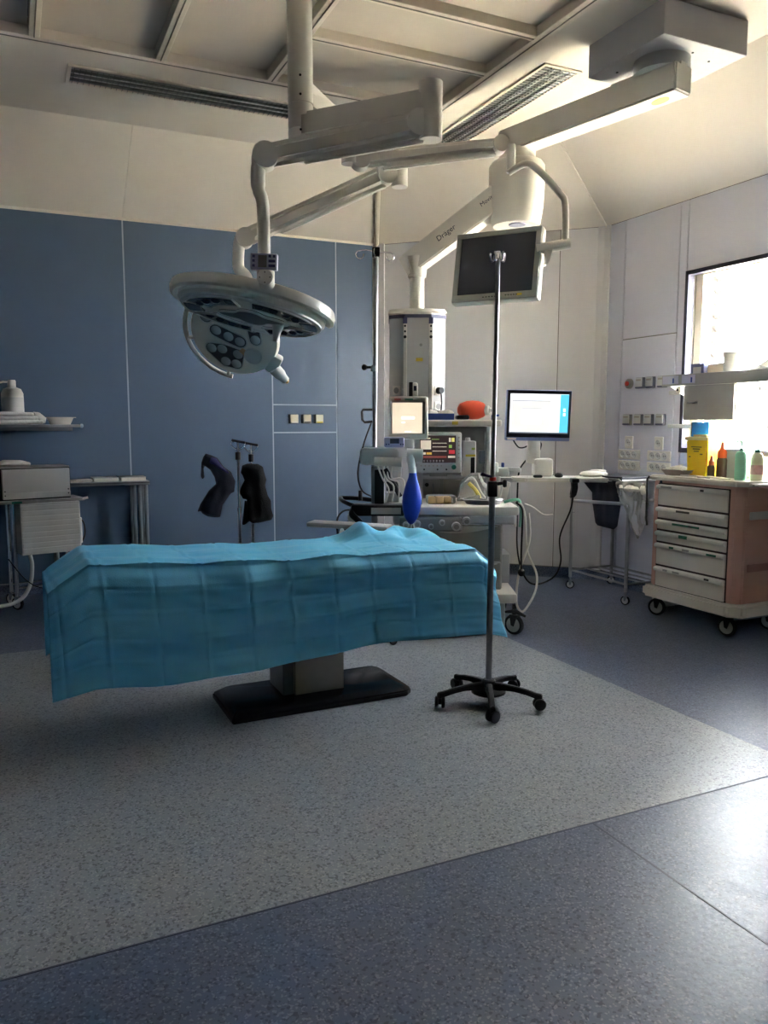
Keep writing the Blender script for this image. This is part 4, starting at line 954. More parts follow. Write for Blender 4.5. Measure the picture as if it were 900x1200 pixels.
MB().bx(-.075, .015, -.03, .03, .09, .30, .012).build('stand_neck', M_white, pc)
hd_ = MB().bx(-.222, .222, -.022, .03, -.172, .172, .008).build('housing', mat('housing_blue', (126, 142, 190), .4), pc, loc=(-.008, -.03, .418), rot=(math.radians(2), math.radians(1), .04))
MB().bx(-.218, .218, -.028, -.021, -.148, .168, .002).build('bezel', mat('bezel_navy', (26, 28, 44), .3), hd_, smooth=False)
SE = .14
MB().bx(-.200, .200, -.0295, -.0275, -.120, .146).build('screen', mat('screen_white', (240, 242, 244), .3, emit=(240, 242, 246), estr=SE), hd_, smooth=False)
MB().bx(.142, .200, -.0305, -.0296, -.118, .144).build('sidebar', mat('screen_sky', (80, 180, 226), .3, emit=(80, 180, 230), estr=SE*.8), hd_, smooth=False)
MB().bx(-.188, .075, -.0305, -.0296, -.108, .098).build('window_area', mat('screen_grey', (200, 200, 196), .3, emit=(206, 204, 200), estr=SE*.75), hd_, smooth=False)
MB().bx(-.120, .015, -.0315, -.0306, -.055, .045).build('dialog', mat('screen_bright', (250, 250, 250), .3, emit=(250, 250, 250), estr=SE*1.1), hd_, smooth=False)
for q in ((-.188, .075, .098, .102), (-.120, .015, .045, .048), (-.200, .200, -.120, -.111)): MB().bx(q[0], q[1], -.032, -.0316, q[2], q[3]).build('title_bar', mat('screen_slate', (120, 130, 140), .3, emit=(120, 130, 140), estr=0.045), hd_, smooth=False)
for x in (.09, .115): MB().bx(x, x+.012, -.0305, -.0296, .028, .040).build('icon', MATS['screen_grey'], hd_, smooth=False)
for z in (.0, .03): MB().bx(.165, .180, -.0312, -.0306, z, z+.02).build('icon', MATS['screen_bright'], hd_, smooth=False)
MB().bx(-.21, -.15, -.030, -.022, -.166, -.153).build('asset_label', M_paper, hd_, smooth=False)
cbm = MB().tube(bez([(-.17, .0, .25), (-.13, .0, .20), (-.08, 0, .205), (-.04, 0, .245)], 6), .005, 8).build('cable', M_rubber, pc)
MB().tube(bez([(.01, .02, .25), (.03, .03, .22), (.02, .04, .17), (.0, .05, .14)], 6), .005, 8).build('cable', M_rubber, pc)
ms = thing('computer_mouse', 'black computer mouse on the white side tray', 'mouse', W(1.19, 5.40, 1.023), -YAW)
MB().sphere((0, 0, .014), (.03, .045, .018), 16).build('shell', M_black, ms); MB().box((0, -.02, .030), (.006, .012, .006), .002).build('wheel', M_grey, ms)
ms2 = thing('remote_control', 'small dark hand control lying near the monitor stand', 'hand control', W(1.04, 5.36, 1.023), -YAW)
MB().box((0, 0, .010), (.06, .04, .02), .008).build('shell', M_black, ms2); MB().cyl((0, 0, .019), (0, 0, .022), .008, seg=12).build('button', M_grey, ms2)
scn = thing('barcode_scanner', 'dark hand scanner hooked under the white side tray with its cable', 'scanner', W(1.262, 5.278, .905), -YAW)
MB().prism([(-.02, .115), (.025, .115), (.03, .05), (.018, 0), (-.012, -.015), (-.025, -.008), (-.012, .01), (-.012, .06)], -.018, .018, 'y', bev=.006).build('grip', M_black, scn)
MB().box((.0, -.03, .108), (.05, .08, .03), .008).build('head', M_black, scn)
cc = tag(MB().tube(bez([W(1.262, 5.278, .895), W(1.25, 5.30, .80), W(1.20, 5.36, .62), W(1.215, 5.38, .45), W(1.18, 5.4, .34), W(1.08, 5.4, .285), W(1.0, 5.38, .30), W(.94, 5.36, .40), W(.91, 5.36, .55), W(.93, 5.5, .70), W(.95, 5.63, .90), W(.96, 5.63, 1.05), W(.99, 5.55, 1.13)], 8), .006, 8).build('scanner_cable', M_rubber), 'long dark cable looping from the scanner down and back to the screen', 'cable')

# ------------------------------------------------------------- equipment stand with ventilator screen
es = thing('equipment_stand', 'chrome pole stand with black handled tray left of the anaesthesia machine', 'equipment stand', W(-.06, 5.0), -YAW)
for k in range(4):
    a = PI/4+k*PI/2; e_ = Vector((.17*math.cos(a), .17*math.sin(a), 0))
    MB().tube([(0, 0, .12), e_*.6+Vector((0, 0, .11)), e_+Vector((0, 0, .09))], [.022, .018, .014], 10).build('foot', M_black, es)
    caster(es, e_, .032, a, hub=M_black, fork=M_black, stem=.02)
MB().cyl((0, 0, .10), (0, 0, 1.12), .020, seg=18).build('lower_pole', M_steel_d, es)
MB().cyl((0, 0, 1.1), (.014, 0, 2.44), .0125, seg=16).build('upper_pole', M_steel, es)
MB().bx(-.012, .035, -.03, .03, 2.40, 2.455, .005).build('hook_head', M_black, es)
for a, L in ((180, .10), (2, .085), (-100, .05), (80, .05)):
    m = MB(); hook_arm(m, (.012, 0, 2.43), math.radians(a), L, .004, .012 if a != 2 else .0); m.build('hook', M_chrome, es)
ck = MB().cyl((0, 0, 1.71), (0, 0, 1.745), .022, seg=16).build('pole_clamp', M_lgrey, es)
MB().cyl((-.02, 0, 1.735), (-.06, 0, 1.735), .008, seg=10).build('clamp_screw', M_black, ck); MB().sphere((-.062, 0, 1.735), .019, 12).build('clamp_knob', M_black, ck)
MB().tube([(-.012, -.005, 1.40), (-.06, -.005, 1.395), (-.075, -.005, 1.41), (-.078, -.005, 1.46), (-.07, -.005, 1.475), (-.012, -.005, 1.475)], .008, 8).build('grab_handle', M_black, es)
MB().bx(-.145, .185, -.10, .03, .815, .885, .008).build('tray_box', M_black, es)
MB().bx(-.02, .165, -.104, -.098, .828, .868).build('tray_label', mat('label_pale', (206, 208, 206), .6), es, smooth=False)
MB().tube(bez([(-.13, -.06, .875), (-.19, -.05, .90), (-.215, .02, .912), (-.20, .06, .915), (-.10, .07, .91), (.0, .05, .90)], 6), .014, 10).build('push_handle', M_black, es)
MB().tube(bez([(-.13, -.06, .86), (-.14, -.10, .83), (-.11, -.11, .80), (-.09, -.10, .78)], 6), .02, 8).build('tray_bracket', M_black, es)
MB().cyl((-.09, .04, .90), (-.09, .04, .965), .014, .012, seg=12).build('handle_grip', M_black, es)
MB().sphere((-.135, -.03, .80), (.035, .035, .04), 16).build('cream_bulb', M_cream, es)
MB().tube(bez([(-.13, -.05, .85), (-.19, -.06, .845), (-.23, -.05, .80), (-.235, -.04, .72), (-.22, 0, .62)], 6), .006, 8).build('cable', M_rubber, es)
MB().tube(bez([(-.02, -.01, 1.39), (-.07, 0, 1.25), (-.105, .0, 1.08), (-.08, 0, .97), (-.02, 0, .93)], 6), .005, 8).build('cable', M_rubber, es)
# swing arm body
MB().box((.03, -.02, 1.185), (.24, .09, .11), .03).build('swing_arm', M_lgrey, es)
MB().cyl((.0, -.07, 1.155), (.17, -.08, 1.15), .028, seg=18).build('arm_tube', M_white, es)
MB().cyl((.20, -.06, 1.19), (.30, -.06, 1.185), .045, seg=20).build('arm_hub', M_lgrey, es)
MB().tube(bez([(.22, -.09, 1.19), (.23, -.10, 1.14), (.235, -.10, 1.09)], 5), .024, 12).build('outlet_elbow', M_lgrey, es)
MB().bx(.0, .06, -.03, .03, .885, 1.10, .006).build('module_rack', M_black, es)
for k in range(3): MB().bx(.075, .15, -.03+.004*k, .03, .895+k*.07, .955+k*.07, .006).build('rack_module', (M_lgrey, M_black, M_lgrey)[k], es)
MB().box((.115, -.05, 1.02), (.03, .03, .20), .006, rot=(0, -.5, 0)).build('cable_guide', M_black, es)
for k in range(4):
    MB().tube(bez([(.02+.03*k, -.05, 1.13), (.05+.02*k, -.07, 1.05), (.09+.03*k, -.075, .98+.02*k), (.07+.04*k, -.06, .90)], 6), .0055, 7).build('white_lead', M_white, es)
MB().bx(.09, .17, -.02, .05, 1.05, 1.14, .01).build('sensor_box', M_white, es)
ip = thing('infusion_pump', 'small lilac pump with dark display on the equipment stand arm', 'pump', W(.065, 4.92, 1.241), -YAW)
MB().bx(-.065, .06, -.03, .03, 0, .065, .012).build('housing', mat('pump_lilac', (170, 172, 204), .4), ip)
MB().bx(-.028, .028, -.033, -.029, .025, .055).build('display', M_glassdark, ip, smooth=False)
for x in (-.05, -.035, .038, .052): MB().box((x, -.031, .02), (.008, .003, .008)).build('key', MATS['key_blue'], ip, smooth=False)
vs_ = thing('ventilator_screen', 'white-framed ventilator screen glowing pale beige on the equipment stand', 'screen', W(.148, 4.96, 1.27), -YAW+.02)
MB().bx(-.125, .125, -.02, .035, .02, .285, .016).build('housing', M_white, vs_)
MB().bx(-.103, .103, -.023, -.019, .055, .25).build('bezel', mat('bezel_warm_grey', (96, 92, 86), .4), vs_, smooth=False)  # even warm grey border around the screen
MB().bx(-.098, .088, -.0245, -.0225, .058, .246).build('screen', mat('screen_beige', (226, 212, 190), .25, emit=(232, 214, 186), estr=0.085), vs_, smooth=False)
for q in ((-.04, .04, .145, .16), (-.04, -.018, .12, .128), (-.02, .02, .066, .070)): MB().bx(q[0], q[1], -.0255, -.0246, q[2], q[3]).build('text_line', MATS['screen_bright'], vs_, smooth=False)
MB().bx(-.02, .03, -.0225, -.0195, .262, .270).build('green_mark', mat('mark_teal', (60, 170, 140), .4), vs_, smooth=False); MB().bx(-.085, -.045, -.0225, -.0195, .260, .272).build('red_mark', mat('mark_rose', (220, 140, 140), .4), vs_, smooth=False)
MB().bx(-.012, .012, -.022, -.019, .030, .036).build('indicator', M_lgrey, vs_, smooth=False)
MB().bx(-.02, .04, .0, .05, -.04, .04, .01).build('neck', M_lgrey, vs_)
th = thing('ear_thermometer', 'white handheld thermometer in a black holder behind the ventilator screen', 'thermometer', W(.188, 5.0, 1.545), -YAW)
MB().bx(-.032, -.008, -.015, .03, -.05, .10, .005).build('holder', M_black, th); MB().bx(-.010, .022, -.02, .02, -.02, .095, .008).build('body', M_white, th); MB().bx(-.004, .014, -.022, -.019, .045, .075).build('display', M_glassdark, th, smooth=False)
rb_ = thing('breathing_bag', 'royal blue rubber breathing bag hanging below the equipment stand arm', 'breathing bag', W(.178, 4.90, 1.09), -YAW)
MB().lathe([(0, .0), (.022, 0), (.024, -.02), (.028, -.04), (.045, -.09), (.058, -.15), (.060, -.19), (.054, -.24), (.04, -.285), (.02, -.315), (.008, -.325), (0, -.326)], 26, sy=.8).build('bag', M_bag, rb_, rot=(0, .03, 0))
MB().cyl((0, 0, -.005), (0, 0, .03), .024, seg=18).build('neck', M_lgrey, rb_)
for sx in (-1, 1): MB().tube(bez([(sx*.004, 0, -.32), (sx*.010, 0, -.35), (sx*.012, 0, -.375), (sx*.006, 0, -.385)], 4), .004, 7).build('tail_loop', M_white, rb_)

# ------------------------------------------------------------- fittings on the walls
def wall_plate(label, y, z, kind):
    t = thing('wall_socket' if kind in ('one', 'three') else 'gas_outlet', label, 'socket' if kind in ('one', 'three') else 'gas outlet', (4.67, y, z), 0, 'outlets on the right wall')
    if kind == 'round':
        MB().lathe([(0, 0), (.042, 0), (.040, .022), (.030, .030), (0, .030)], 24).build('ring', M_grey, t, loc=(0, 0, 0), rot=(0, -PI/2, 0)); MB().lathe([(0, 0), (.020, 0), (.018, .012), (0, .012)], 18).build('core', M_red, t, loc=(-.028, 0, 0), rot=(0, -PI/2, 0))
    elif kind == 'gas':
        MB().bx(-.028, 0, -.042, .042, -.045, .045, .004).build('body', mat('outlet_grey', (112, 114, 122), .4, .2), t, smooth=False); MB().bx(-.034, -.027, -.036, .040, -.030, .042, .003).build('cover', M_lgrey, t, smooth=False)
        MB().bx(-.036, -.033, -.026, .028, .016, .030).build('slot', M_taupe, t, smooth=False); MB().bx(-.033, -.027, -.036, .040, -.042, -.032).build('label_strip', MATS['band_violet'], t, smooth=False)
    else:
        n_ = 1 if kind == 'one' else 3; wd = .045 if n_ == 1 else .125
        MB().bx(-.014, 0, -wd, wd, -.040 if n_ == 3 else -.052, .040 if n_ == 3 else .052, .004).build('plate', M_white, t, smooth=False)
        for k in range(n_):
            c = MB().lathe([(.026, 0), (.029, .003), (.029, .006), (.026, .008), (.024, .006), (.022, .0008), (0, .0006)], 22).build('outlet', M_lgrey, t, loc=(-.0135, (k-(n_-1)/2)*.066, .0), rot=(0, -PI/2, 0))
            for sy in (-1, 1): MB().cyl((sy*.0, sy*.009, .001), (0, sy*.009, .0022), .004, seg=8).build('pin_hole', M_black, c)
    return t
rowu = ['round red-centred outlet at the left of the upper row', 'upper row outlet beside the round red-centred one', 'third fitting of the upper outlet row on the right wall', 'upper row outlet nearest the window']
for k, y in enumerate((5.18, 5.045, 4.93, 4.80)): wall_plate(rowu[k], y, 1.712, 'round' if k == 0 else 'gas')
rowl = ['leftmost outlet of the lower row of four on the right wall', 'second outlet from the left in the lower row of four', 'third outlet from the left in the lower row of four', 'lower row outlet nearest the window']
for k, y in enumerate((5.18, 5.05, 4.933, 4.803)): wall_plate(rowl[k], y, 1.415, 'gas')
wall_plate('single white wall socket nearer the room corner', 5.16, 1.228, 'one'); wall_plate('single white wall socket nearer the window', 4.82, 1.228, 'one')
wall_plate('upper triple white socket strip nearer the room corner', 5.155, 1.128, 'three'); wall_plate('lower triple white socket strip nearer the room corner', 5.155, 1.036, 'three')
wall_plate('upper triple white socket strip nearer the window', 4.815, 1.128, 'three'); wall_plate('lower triple white socket strip nearer the window', 4.815, 1.036, 'three')
for k, x in enumerate((2.343, 2.467, 2.588)):
    t = thing('wall_outlet', ('left', 'middle', 'right')[k]+' one of three small metal outlets on the blue wall', 'gas outlet', (x, 7.01, 1.424), 0, 'outlets on the blue wall')
    MB().bx(-.042, .036, -.028, 0, -.042, .042, .004).build('body', mat('outlet_dark', (70, 74, 78), .5), t, smooth=False); MB().bx(-.030, .042, -.040, -.027, -.038, .040, .004).build('cover', (mat('outlet_cream', (214, 206, 178), .35, .3)), t, smooth=False)
    MB().bx(-.024, .036, -.042, -.039, -.036, -.024).build('label_strip', (M_cream, mat('strip_dark', (90, 90, 92), .5), M_label)[k], t, smooth=False)

# ------------------------------------------------------------- rail shelf across the window
rs = thing('rail_shelf', 'white rail-mounted shelf crossing in front of the window', 'shelf', (4.60, 3.88, 1.60), 0)
for z in (.02, -.235):
    MB().bx(.005, .02, -.85, .80, z-.015, z+.015, .003).build('rail', M_lgrey, rs, smooth=False)
    for y in (-.82, .765): MB().cyl((.015, y, z), (.07, y, z), .016, seg=14).build('standoff', M_white, rs)
MB().bx(-.24, .0, -.80, .615, .062, .092, .006).build('shelf_board', M_white, rs, smooth=False)
for y in (-.78, .59): MB().prism([(-.20, .062), (.005, .062), (.005, -.02), (-.02, -.02)], y, y+.012, 'y').build('bracket', M_lgrey, rs, smooth=False)
MB().bx(-.246, -.239, -.80, .615, .055, .135, .002).build('shelf_lip', M_grey, rs, smooth=False)  # lip of the white shelf greyed: its backlit shade is in the colour
for y, w_ in ((.53, .15), (.36, .12)):
    lb = MB().bx(-.2495, -.2462, y-w_/2, y+w_/2, .070, .128).build('label_holder', mat('label_lilac', (190, 186, 206), .5), rs, smooth=False)
    MB().cyl((-.2497, y-.03, .11), (-.2497, y-.03, .075), .006, seg=8).build('mark', M_blueplastic, lb)
MB().lathe([(0, 0), (.026, 0), (.026, .012), (.010, .014), (.010, .018), (0, .018)], 20).build('rail_end_knob', M_white, rs, loc=(-.13, .555, .03), rot=(0, -PI/2, 0)); MB().cyl((-.148, .555, .03), (-.152, .555, .03), .008, seg=10).build('knob_core', M_black, rs)
MB().tube(bez([(-.2, -.18, .06), (-.2, -.185, .03), (-.2, -.20, .02), (-.2, -.205, -.01), (-.2, -.19, -.035), (-.2, -.175, -.02)], 5), .005, 8).build('shelf_hook', M_chrome, rs)
wc = thing('wall_cabinet', 'small pale cabinet with one door hanging under the window shelf', 'cabinet', (4.60, 4.125, 1.41), 0)
MB().bx(-.16, .0, -.225, .225, 0, .25, .004).build('body', M_white, wc, smooth=False)
dr = MB().bx(-.178, -.161, -.222, .222, .004, .246, .003).build('door', M_grey, wc, smooth=False)  # door greyed too, backlit shade put into its colour
MB().tube([(-.178, .17, .125), (-.195, .165, .125), (-.195, .10, .125), (-.178, .095, .125)], .006, 8).build('handle', M_steel_d, dr)
def on_shelf(name, label, cat, y, x=4.48, z=1.692, rz=0): return thing(name, label, cat, (x, y, z), rz)
t = on_shelf('glove_box', 'blue-grey glove box on the window shelf', 'box', 4.235)
MB().bx(-.07, .07, -.075, .045, 0, .115, .004).build('carton', mat('carton_blue', (96, 102, 140), .6), t, smooth=False); MB().bx(-.0715, -.0695, -.05, .02, .03, .09).build('print', M_lgrey, t, smooth=False)
t = on_shelf('tan_box', 'low tan carton beside the glove box on the window shelf', 'box', 4.085, 4.50)
MB().bx(-.06, .06, -.07, .07, 0, .105, .004).build('carton', mat('carton_tan', (206, 190, 164), .7), t, smooth=False); MB().bx(-.03, .03, -.071, .071, .1045, .1065).build('tape', M_paper, t, smooth=False)
t = on_shelf('paper_roll', 'upright white paper roll on the window shelf', 'paper roll', 3.955, 4.45)
MB().lathe([(0, 0), (.055, 0), (.055, .165), (.018, .165), (.018, .05), (0, .05)], 28).build('roll', M_paper, t); MB().lathe([(.055, .160), (.058, .160), (.058, .172), (.020, .172), (.020, .160)], 28).build('rim', M_lgrey, t)
t = on_shelf('plastic_pouch', 'crumpled pale pouches at the right end of the window shelf', 'pouches', 3.74, 4.44, 1.692, -PI/2)
for k in range(3): MB().puffy([(-.12, 0), (.12, 0), (.13, .05), (.05, .07+.03*k), (-.02, .06), (-.10, .05)], .03, -.04+.04*k, .015, .04, .02, k).build('pouch', M_paper if k else M_plastic, t)

# ------------------------------------------------------------- things on the drawer cart
ZT = 1.022
t = thing('sharps_bin', 'yellow sharps bin with cream lid on the drawer cart', 'sharps bin', (4.37, 4.085, ZT), 0)
m = MB(); lo = [(-.075, -.095), (.075, -.095), (.075, .095), (-.075, .095)]
A_ = [m.bm.verts.new((x*.9, y*.92, .0)) for x, y in lo]; B_ = [m.bm.verts.new((x, y, .25)) for x, y in lo]
m.bm.faces.new(A_[::-1]); m.bm.faces.new(B_)
for k in range(4): m.bm.faces.new((A_[k], A_[(k+1) % 4], B_[(k+1) % 4], B_[k]))
bmesh.ops.bevel(m.bm, geom=list(m.bm.edges), offset=.008, segments=2, affect='EDGES'); m.build('bin_body', M_yellow, t)
MB().bx(-.082, .082, -.103, .103, .25, .272, .006).build('lid', mat('lid_cream', (236, 222, 160), .4), t); MB().bx(-.05, .05, -.06, .06, .272, .288, .005).build('lid_flap', MATS['lid_cream'], t)
for y, z, w_, h_ in ((.0, .20, .09, .006), (.0, .185, .06, .008), (.0, .17, .04, .006), (.055, .13, .012, .008), (-.045, .15, .02, .008)): MB().bx(-.0785, -.0735, y-w_/2, y+w_/2, z, z+h_).build('print', mat('print_brown', (120, 96, 30), .6), t, smooth=False)
def bottle(label, loc, prof, m_body, cap, m_cap, nm='bottle', extra=None):
    t = thing(nm, label, 'bottle', loc, 0); MB().lathe(prof, 24).build('body', m_body, t); MB().lathe(cap, 20).build('cap', m_cap, t)
    return t
amber = mat('amber_bottle', (96, 66, 52), .3); oc = mat('cap_orange', (232, 92, 40), .4)
bottle('larger brown bottle with orange cap beside the sharps bin', (4.36, 3.918, ZT), [(0, 0), (.036, 0), (.036, .12), (.030, .135), (0, .135)], amber, [(.031, .13), (.031, .175), (.016, .195), (.010, .235), (0, .24)], oc)
bottle('smaller brown bottle with orange cap tucked against the sharps bin', (4.31, 3.962, ZT), [(0, 0), (.025, 0), (.025, .07), (.018, .085), (0, .085)], amber, [(.019, .08), (.019, .11), (.010, .12), (.008, .145), (0, .148)], oc)
t = thing('first_aid_box', 'pale box with a green square behind the bottles', 'box', (4.42, 3.825, ZT), 0)
MB().bx(-.05, .05, -.075, .075, 0, .19, .004).build('carton', mat('box_sage', (190, 192, 180), .6), t, smooth=False); MB().bx(-.052, -.0495, -.065, -.015, .07, .12).build('green_square', mat('square_green', (70, 160, 120), .5), t, smooth=False); MB().bx(-.054, .054, -.079, .079, .186, .196, .002).build('lid', M_lgrey, t, smooth=False)
t = bottle('mint green pump bottle on the drawer cart', (4.28, 3.695, ZT), [(0, 0), (.034, 0), (.036, .02), (.036, .165), (.026, .185), (0, .188)], M_mint, [(.014, .185), (.014, .205), (.006, .21), (.005, .25), (0, .25)], M_mint, 'pump_bottle')
MB().tube([(.0, 0, .25), (-.015, .0, .254), (-.038, .005, .250)], .006, 8).build('pump_spout', M_mint, t)
t = bottle('pale spray bottle with dark green cap at the right of the cart top', (4.34, 3.62, ZT), [(0, 0), (.038, 0), (.038, .13), (.030, .165), (.016, .18), (0, .18)], mat('bottle_cream', (226, 226, 190), .4), [(.016, .178), (.016, .20), (0, .203)], M_green)
MB().lathe([(.0385, .04), (.0388, .04), (.0388, .10), (.0385, .10)], 24).build('wrap_label', mat('label_multi', (200, 160, 150), .5, var=.4, scale=30), t)
t = thing('paper_tray', 'kidney tray of white papers on the left of the drawer cart', 'tray', (4.26, 4.22, ZT), 0)
MB().lathe([(0, .002), (.075, .002), (.10, .035), (.106, .04), (.102, .042), (.072, .008), (0, .008)], 32, sx=.8, sy=1.25).build('tray', mat('tray_taupe', (168, 156, 146), .5), t)
for k in range(5): MB().box((-.01+.012*(k % 3), .02*(k-2), .030+.007*k), (.10, .13, .004), rot=(.25*math.sin(k*2.1), .2*math.cos(k*1.7), k*.8)).build('paper', M_paper, t, smooth=False)
t = thing('paper_packs', 'flat white packs lying along the front edge of the drawer cart', 'packs', (4.205, 3.93, ZT), 0)
for k in range(5): MB().box((.01*math.sin(k*2), -.16+.075*k, .007+.003*(k % 2)), (.07, .08, .010), .003, rot=(.06, .05*(k % 2), .4*k)).build('pack', M_paper if k != 2 else MATS['tray_taupe'], t)
t = thing('blue_folder', 'blue folder propped upright behind the sharps bin', 'folder', (4.49, 4.25, ZT), .25)
MB().bx(-.006, .006, -.075, .055, .0, .37, .003).build('cover', mat('folder_sky', (120, 160, 200), .5), t, smooth=False); MB().bx(-.009, .009, -.076, .056, .27, .375, .003).build('blue_band', mat('folder_blue', (30, 120, 210), .45), t, smooth=False)
MB().bx(-.009, .009, .050, .060, .0, .37, .002).build('spine', M_navy, t, smooth=False)

# ------------------------------------------------------------- shelf on the blue wall
sh = thing('wall_shelf', 'thin grey shelf fixed to the blue wall at the left', 'shelf', (-.05, 6.88, 1.355), 0)
MB().bx(-.65, .545, -.125, .127, 0, .022, .003).build('board', mat('shelf_grey', (150, 150, 152), .4), sh, smooth=False)
MB().bx(-.60, .50, .112, .127, -.03, 0, .002).build('wall_strip', M_steel_d, sh, smooth=False)
MB().lathe([(0, 0), (.016, 0), (.018, .012), (.010, .022), (0, .024)], 16).build('end_knob', mat('knob_pale', (190, 210, 226), .2), sh, loc=(.545, -.11, .011), rot=(0, PI/2, 0))
ZS = 1.377
t = bottle('white plastic bottle on the wall shelf', (.015, 6.90, ZS), [(0, 0), (.075, 0), (.080, .01), (.080, .24), (.065, .275), (.03, .29), (0, .29)], M_white, [(.028, .288), (.030, .29), (.030, .335), (.026, .345), (0, .345)], M_white)
MB().lathe([(.0803, .07), (.0808, .07), (.0808, .21), (.0803, .21)], 24).build('wrap_label', M_lgrey, t)
MB().tube([(0, 0, .33), (-.06, -.01, .33), (-.09, -.015, .32)], .008, 8).build('spout', M_white, t)
t = thing('towel_pack', 'soft white pack of towels lying on the wall shelf', 'towel pack', (.03, 6.80, ZS), 0)
for k, (z, l) in enumerate(((.018, .40), (.050, .38), (.080, .34))): MB().box((-.02*k, 0, z), (l, .08, .036), .016, 3, rot=(0, .02*(k-1), .02*k)).build('towel', mat('towel_white', (224, 222, 216), .8, bump=.5, bscale=25), t)
MB().puffy([(.14, .0), (.21, .01), (.22, .05), (.17, .095), (.12, .10)], .035, 0, .012, .04, .02, 3).build('loose_end', MATS['towel_white'], t)
t = thing('cream_dish', 'small cream plastic dish at the end of the wall shelf', 'dish', (.35, 6.82, ZS), 0)
MB().lathe([(0, 0), (.075, 0), (.098, .05), (.106, .053), (.104, .058), (.094, .056), (.072, .006), (0, .006)], 32, sx=1, sy=.62).build('dish', M_cream, t); MB().box((.108, 0, .055), (.02, .03, .006), .002).build('tab', M_cream, t)

# ------------------------------------------------------------- steel side table by the blue wall
st = thing('steel_table', 'narrow steel table with books against the blue wall', 'table', (.63, 6.885, 0), 0)
MB().bx(-.38, .385, -.11, .11, .88, .912, .003).build('table_top', M_steel_d, st, smooth=False); MB().bx(-.382, .387, -.113, .113, .898, .902).build('edge_line', M_black, st, smooth=False)
for x, y in ((.355, -.088), (.355, .088), (.305, -.088), (.265, -.07), (.265, .088), (-.35, -.088), (-.35, .088)): MB().cyl((x, y, .0), (x, y, .885), .0165, seg=14).build('leg', M_steel, st)
MB().bx(-.35, .355, -.095, -.08, .18, .20).build('stretcher', M_steel_d, st, smooth=False)
for k, (x, w_, rz, lab) in enumerate(((.04, .20, .02, 'open register book on the steel table, nearer the equipment cart'), (.26, .20, -.02, 'thin closed book at the right end of the steel table'))):
    b_ = thing('book', lab, 'book', (.63+x, 6.88, .912), rz, 'books on the steel table')
    MB().bx(-w_/2, w_/2, -.10, .10, .0, .004, .001).build('cover', M_lgrey, b_, smooth=False); MB().bx(-w_/2+.004, w_/2-.002, -.097, .097, .004, .030, .004).build('page_block', M_paper, b_, smooth=False); MB().bx(-w_/2, w_/2, -.10, .10, .030, .034, .001).build('cover', M_lgrey, b_, smooth=False)
t = thing('paper_stack', 'loose papers at the left of the steel table', 'papers', (.50, 6.885, .912), 0)
for k in range(5): MB().box((.006*k-.02, .01*math.sin(k), .002+.004*k), (.16, .14, .003), rot=(0, 0, .12*k)).build('sheet', M_paper, t, smooth=False)

# ------------------------------------------------------------- equipment cart at the left edge
ec = thing('equipment_cart', 'wheeled equipment cart at the left edge, pale ribbed box below', 'cart', (.025, 6.40, 0), math.radians(12))
MB().bx(0, .43, 0, .26, .41, .795, .004).build('lower_box', M_lgrey, ec, smooth=False)
for k in range(9): MB().bx(.008, .422, -.004, .002, .425+k*.040, .459+k*.040, .002).build('rib', M_lgrey, ec, smooth=False)
MB().bx(-.16, .46, -.03, .27, .80, .822, .004).build('deck', M_grey, ec, smooth=False)
MB().bx(-.06, .01, -.034, -.029, .803, .818).build('green_label', M_green, ec, smooth=False)
MB().tube([(.44, -.02, .812), (.485, -.03, .82)], .010, 10).build('corner_bumper', M_cream, ec)
for x, y in ((-.04, .04), (-.04, .23), (.38, .04), (.38, .23)):
    MB().cyl((x, y, .09), (x, y, .80 if x < 0 else .41), .016, seg=14).build('leg', M_chrome, ec); caster(ec, (x, y, 0), .05, .6, hub=M_lgrey, fork=M_chrome, stem=.0)
for y in (.04, .23): MB().cyl((-.04, y, .16), (.38, y, .16), .012, seg=10).build('lower_rail', M_chrome, ec)
MB().tube(bez([(.06, .03, .41), (.065, .0, .33), (.04, -.03, .20), (-.02, -.05, .11), (-.10, -.05, .07), (-.22, -.04, .06)], 7), .014, 10).build('drain_hose', M_lgrey, ec)
MB().tube(bez([(-.10, -.02, .40), (-.02, -.05, .27), (.06, -.06, .19), (.16, -.05, .15), (.25, .0, .12)], 7), .004, 7).build('power_lead', M_black, ec)
MB().tube(bez([(.435, .08, .66), (.47, .06, .62), (.475, .06, .52), (.44, .08, .44)], 6), .006, 7).build('side_cable', M_black, ec)
MB().bx(.43, .455, .05, .12, .46, .66, .004).build('side_pocket', M_lgrey, ec, smooth=False)
ed = thing('sterilizer_unit', 'pale grey box unit with plain front on the equipment cart', 'device', (.025-.98*.13, 6.40-.03, .822), math.radians(12))
MB().prism([(.0, .03), (.505, .03), (.545, .27), (.0, .27)], .0, .235, bev=.004).build('casing', M_black, ed, smooth=False)
MB().bx(.02, .495, .0, .03, .012, .228, .005).build('front_panel', M_lgrey, ed, smooth=False); MB().bx(.02, .495, -.003, .001, .012, .058, .003).build('lower_panel', M_lgrey, ed, smooth=False)
for x in (.035, .48):
    for z in (.04, .07): MB().cyl((x, -.001, z), (x, -.005, z), .005, seg=8).build('screw', M_black, ed)
MB().bx(.0, .50, .02, .27, .235, .246, .003).build('lid', M_grey, ed, smooth=False)
t = thing('white_pad_pack', 'crumpled white pads on top of the pale grey unit', 'pads', (-.08, 6.44, 1.068), math.radians(12))
for k in range(2): MB().puffy([(-.03, 0), (.20, 0), (.21, .025), (.15, .045), (.03, .05), (-.03, .03)], .04, .03+.06*k, .012, .03, .012, k).build('pad', M_paper, t)

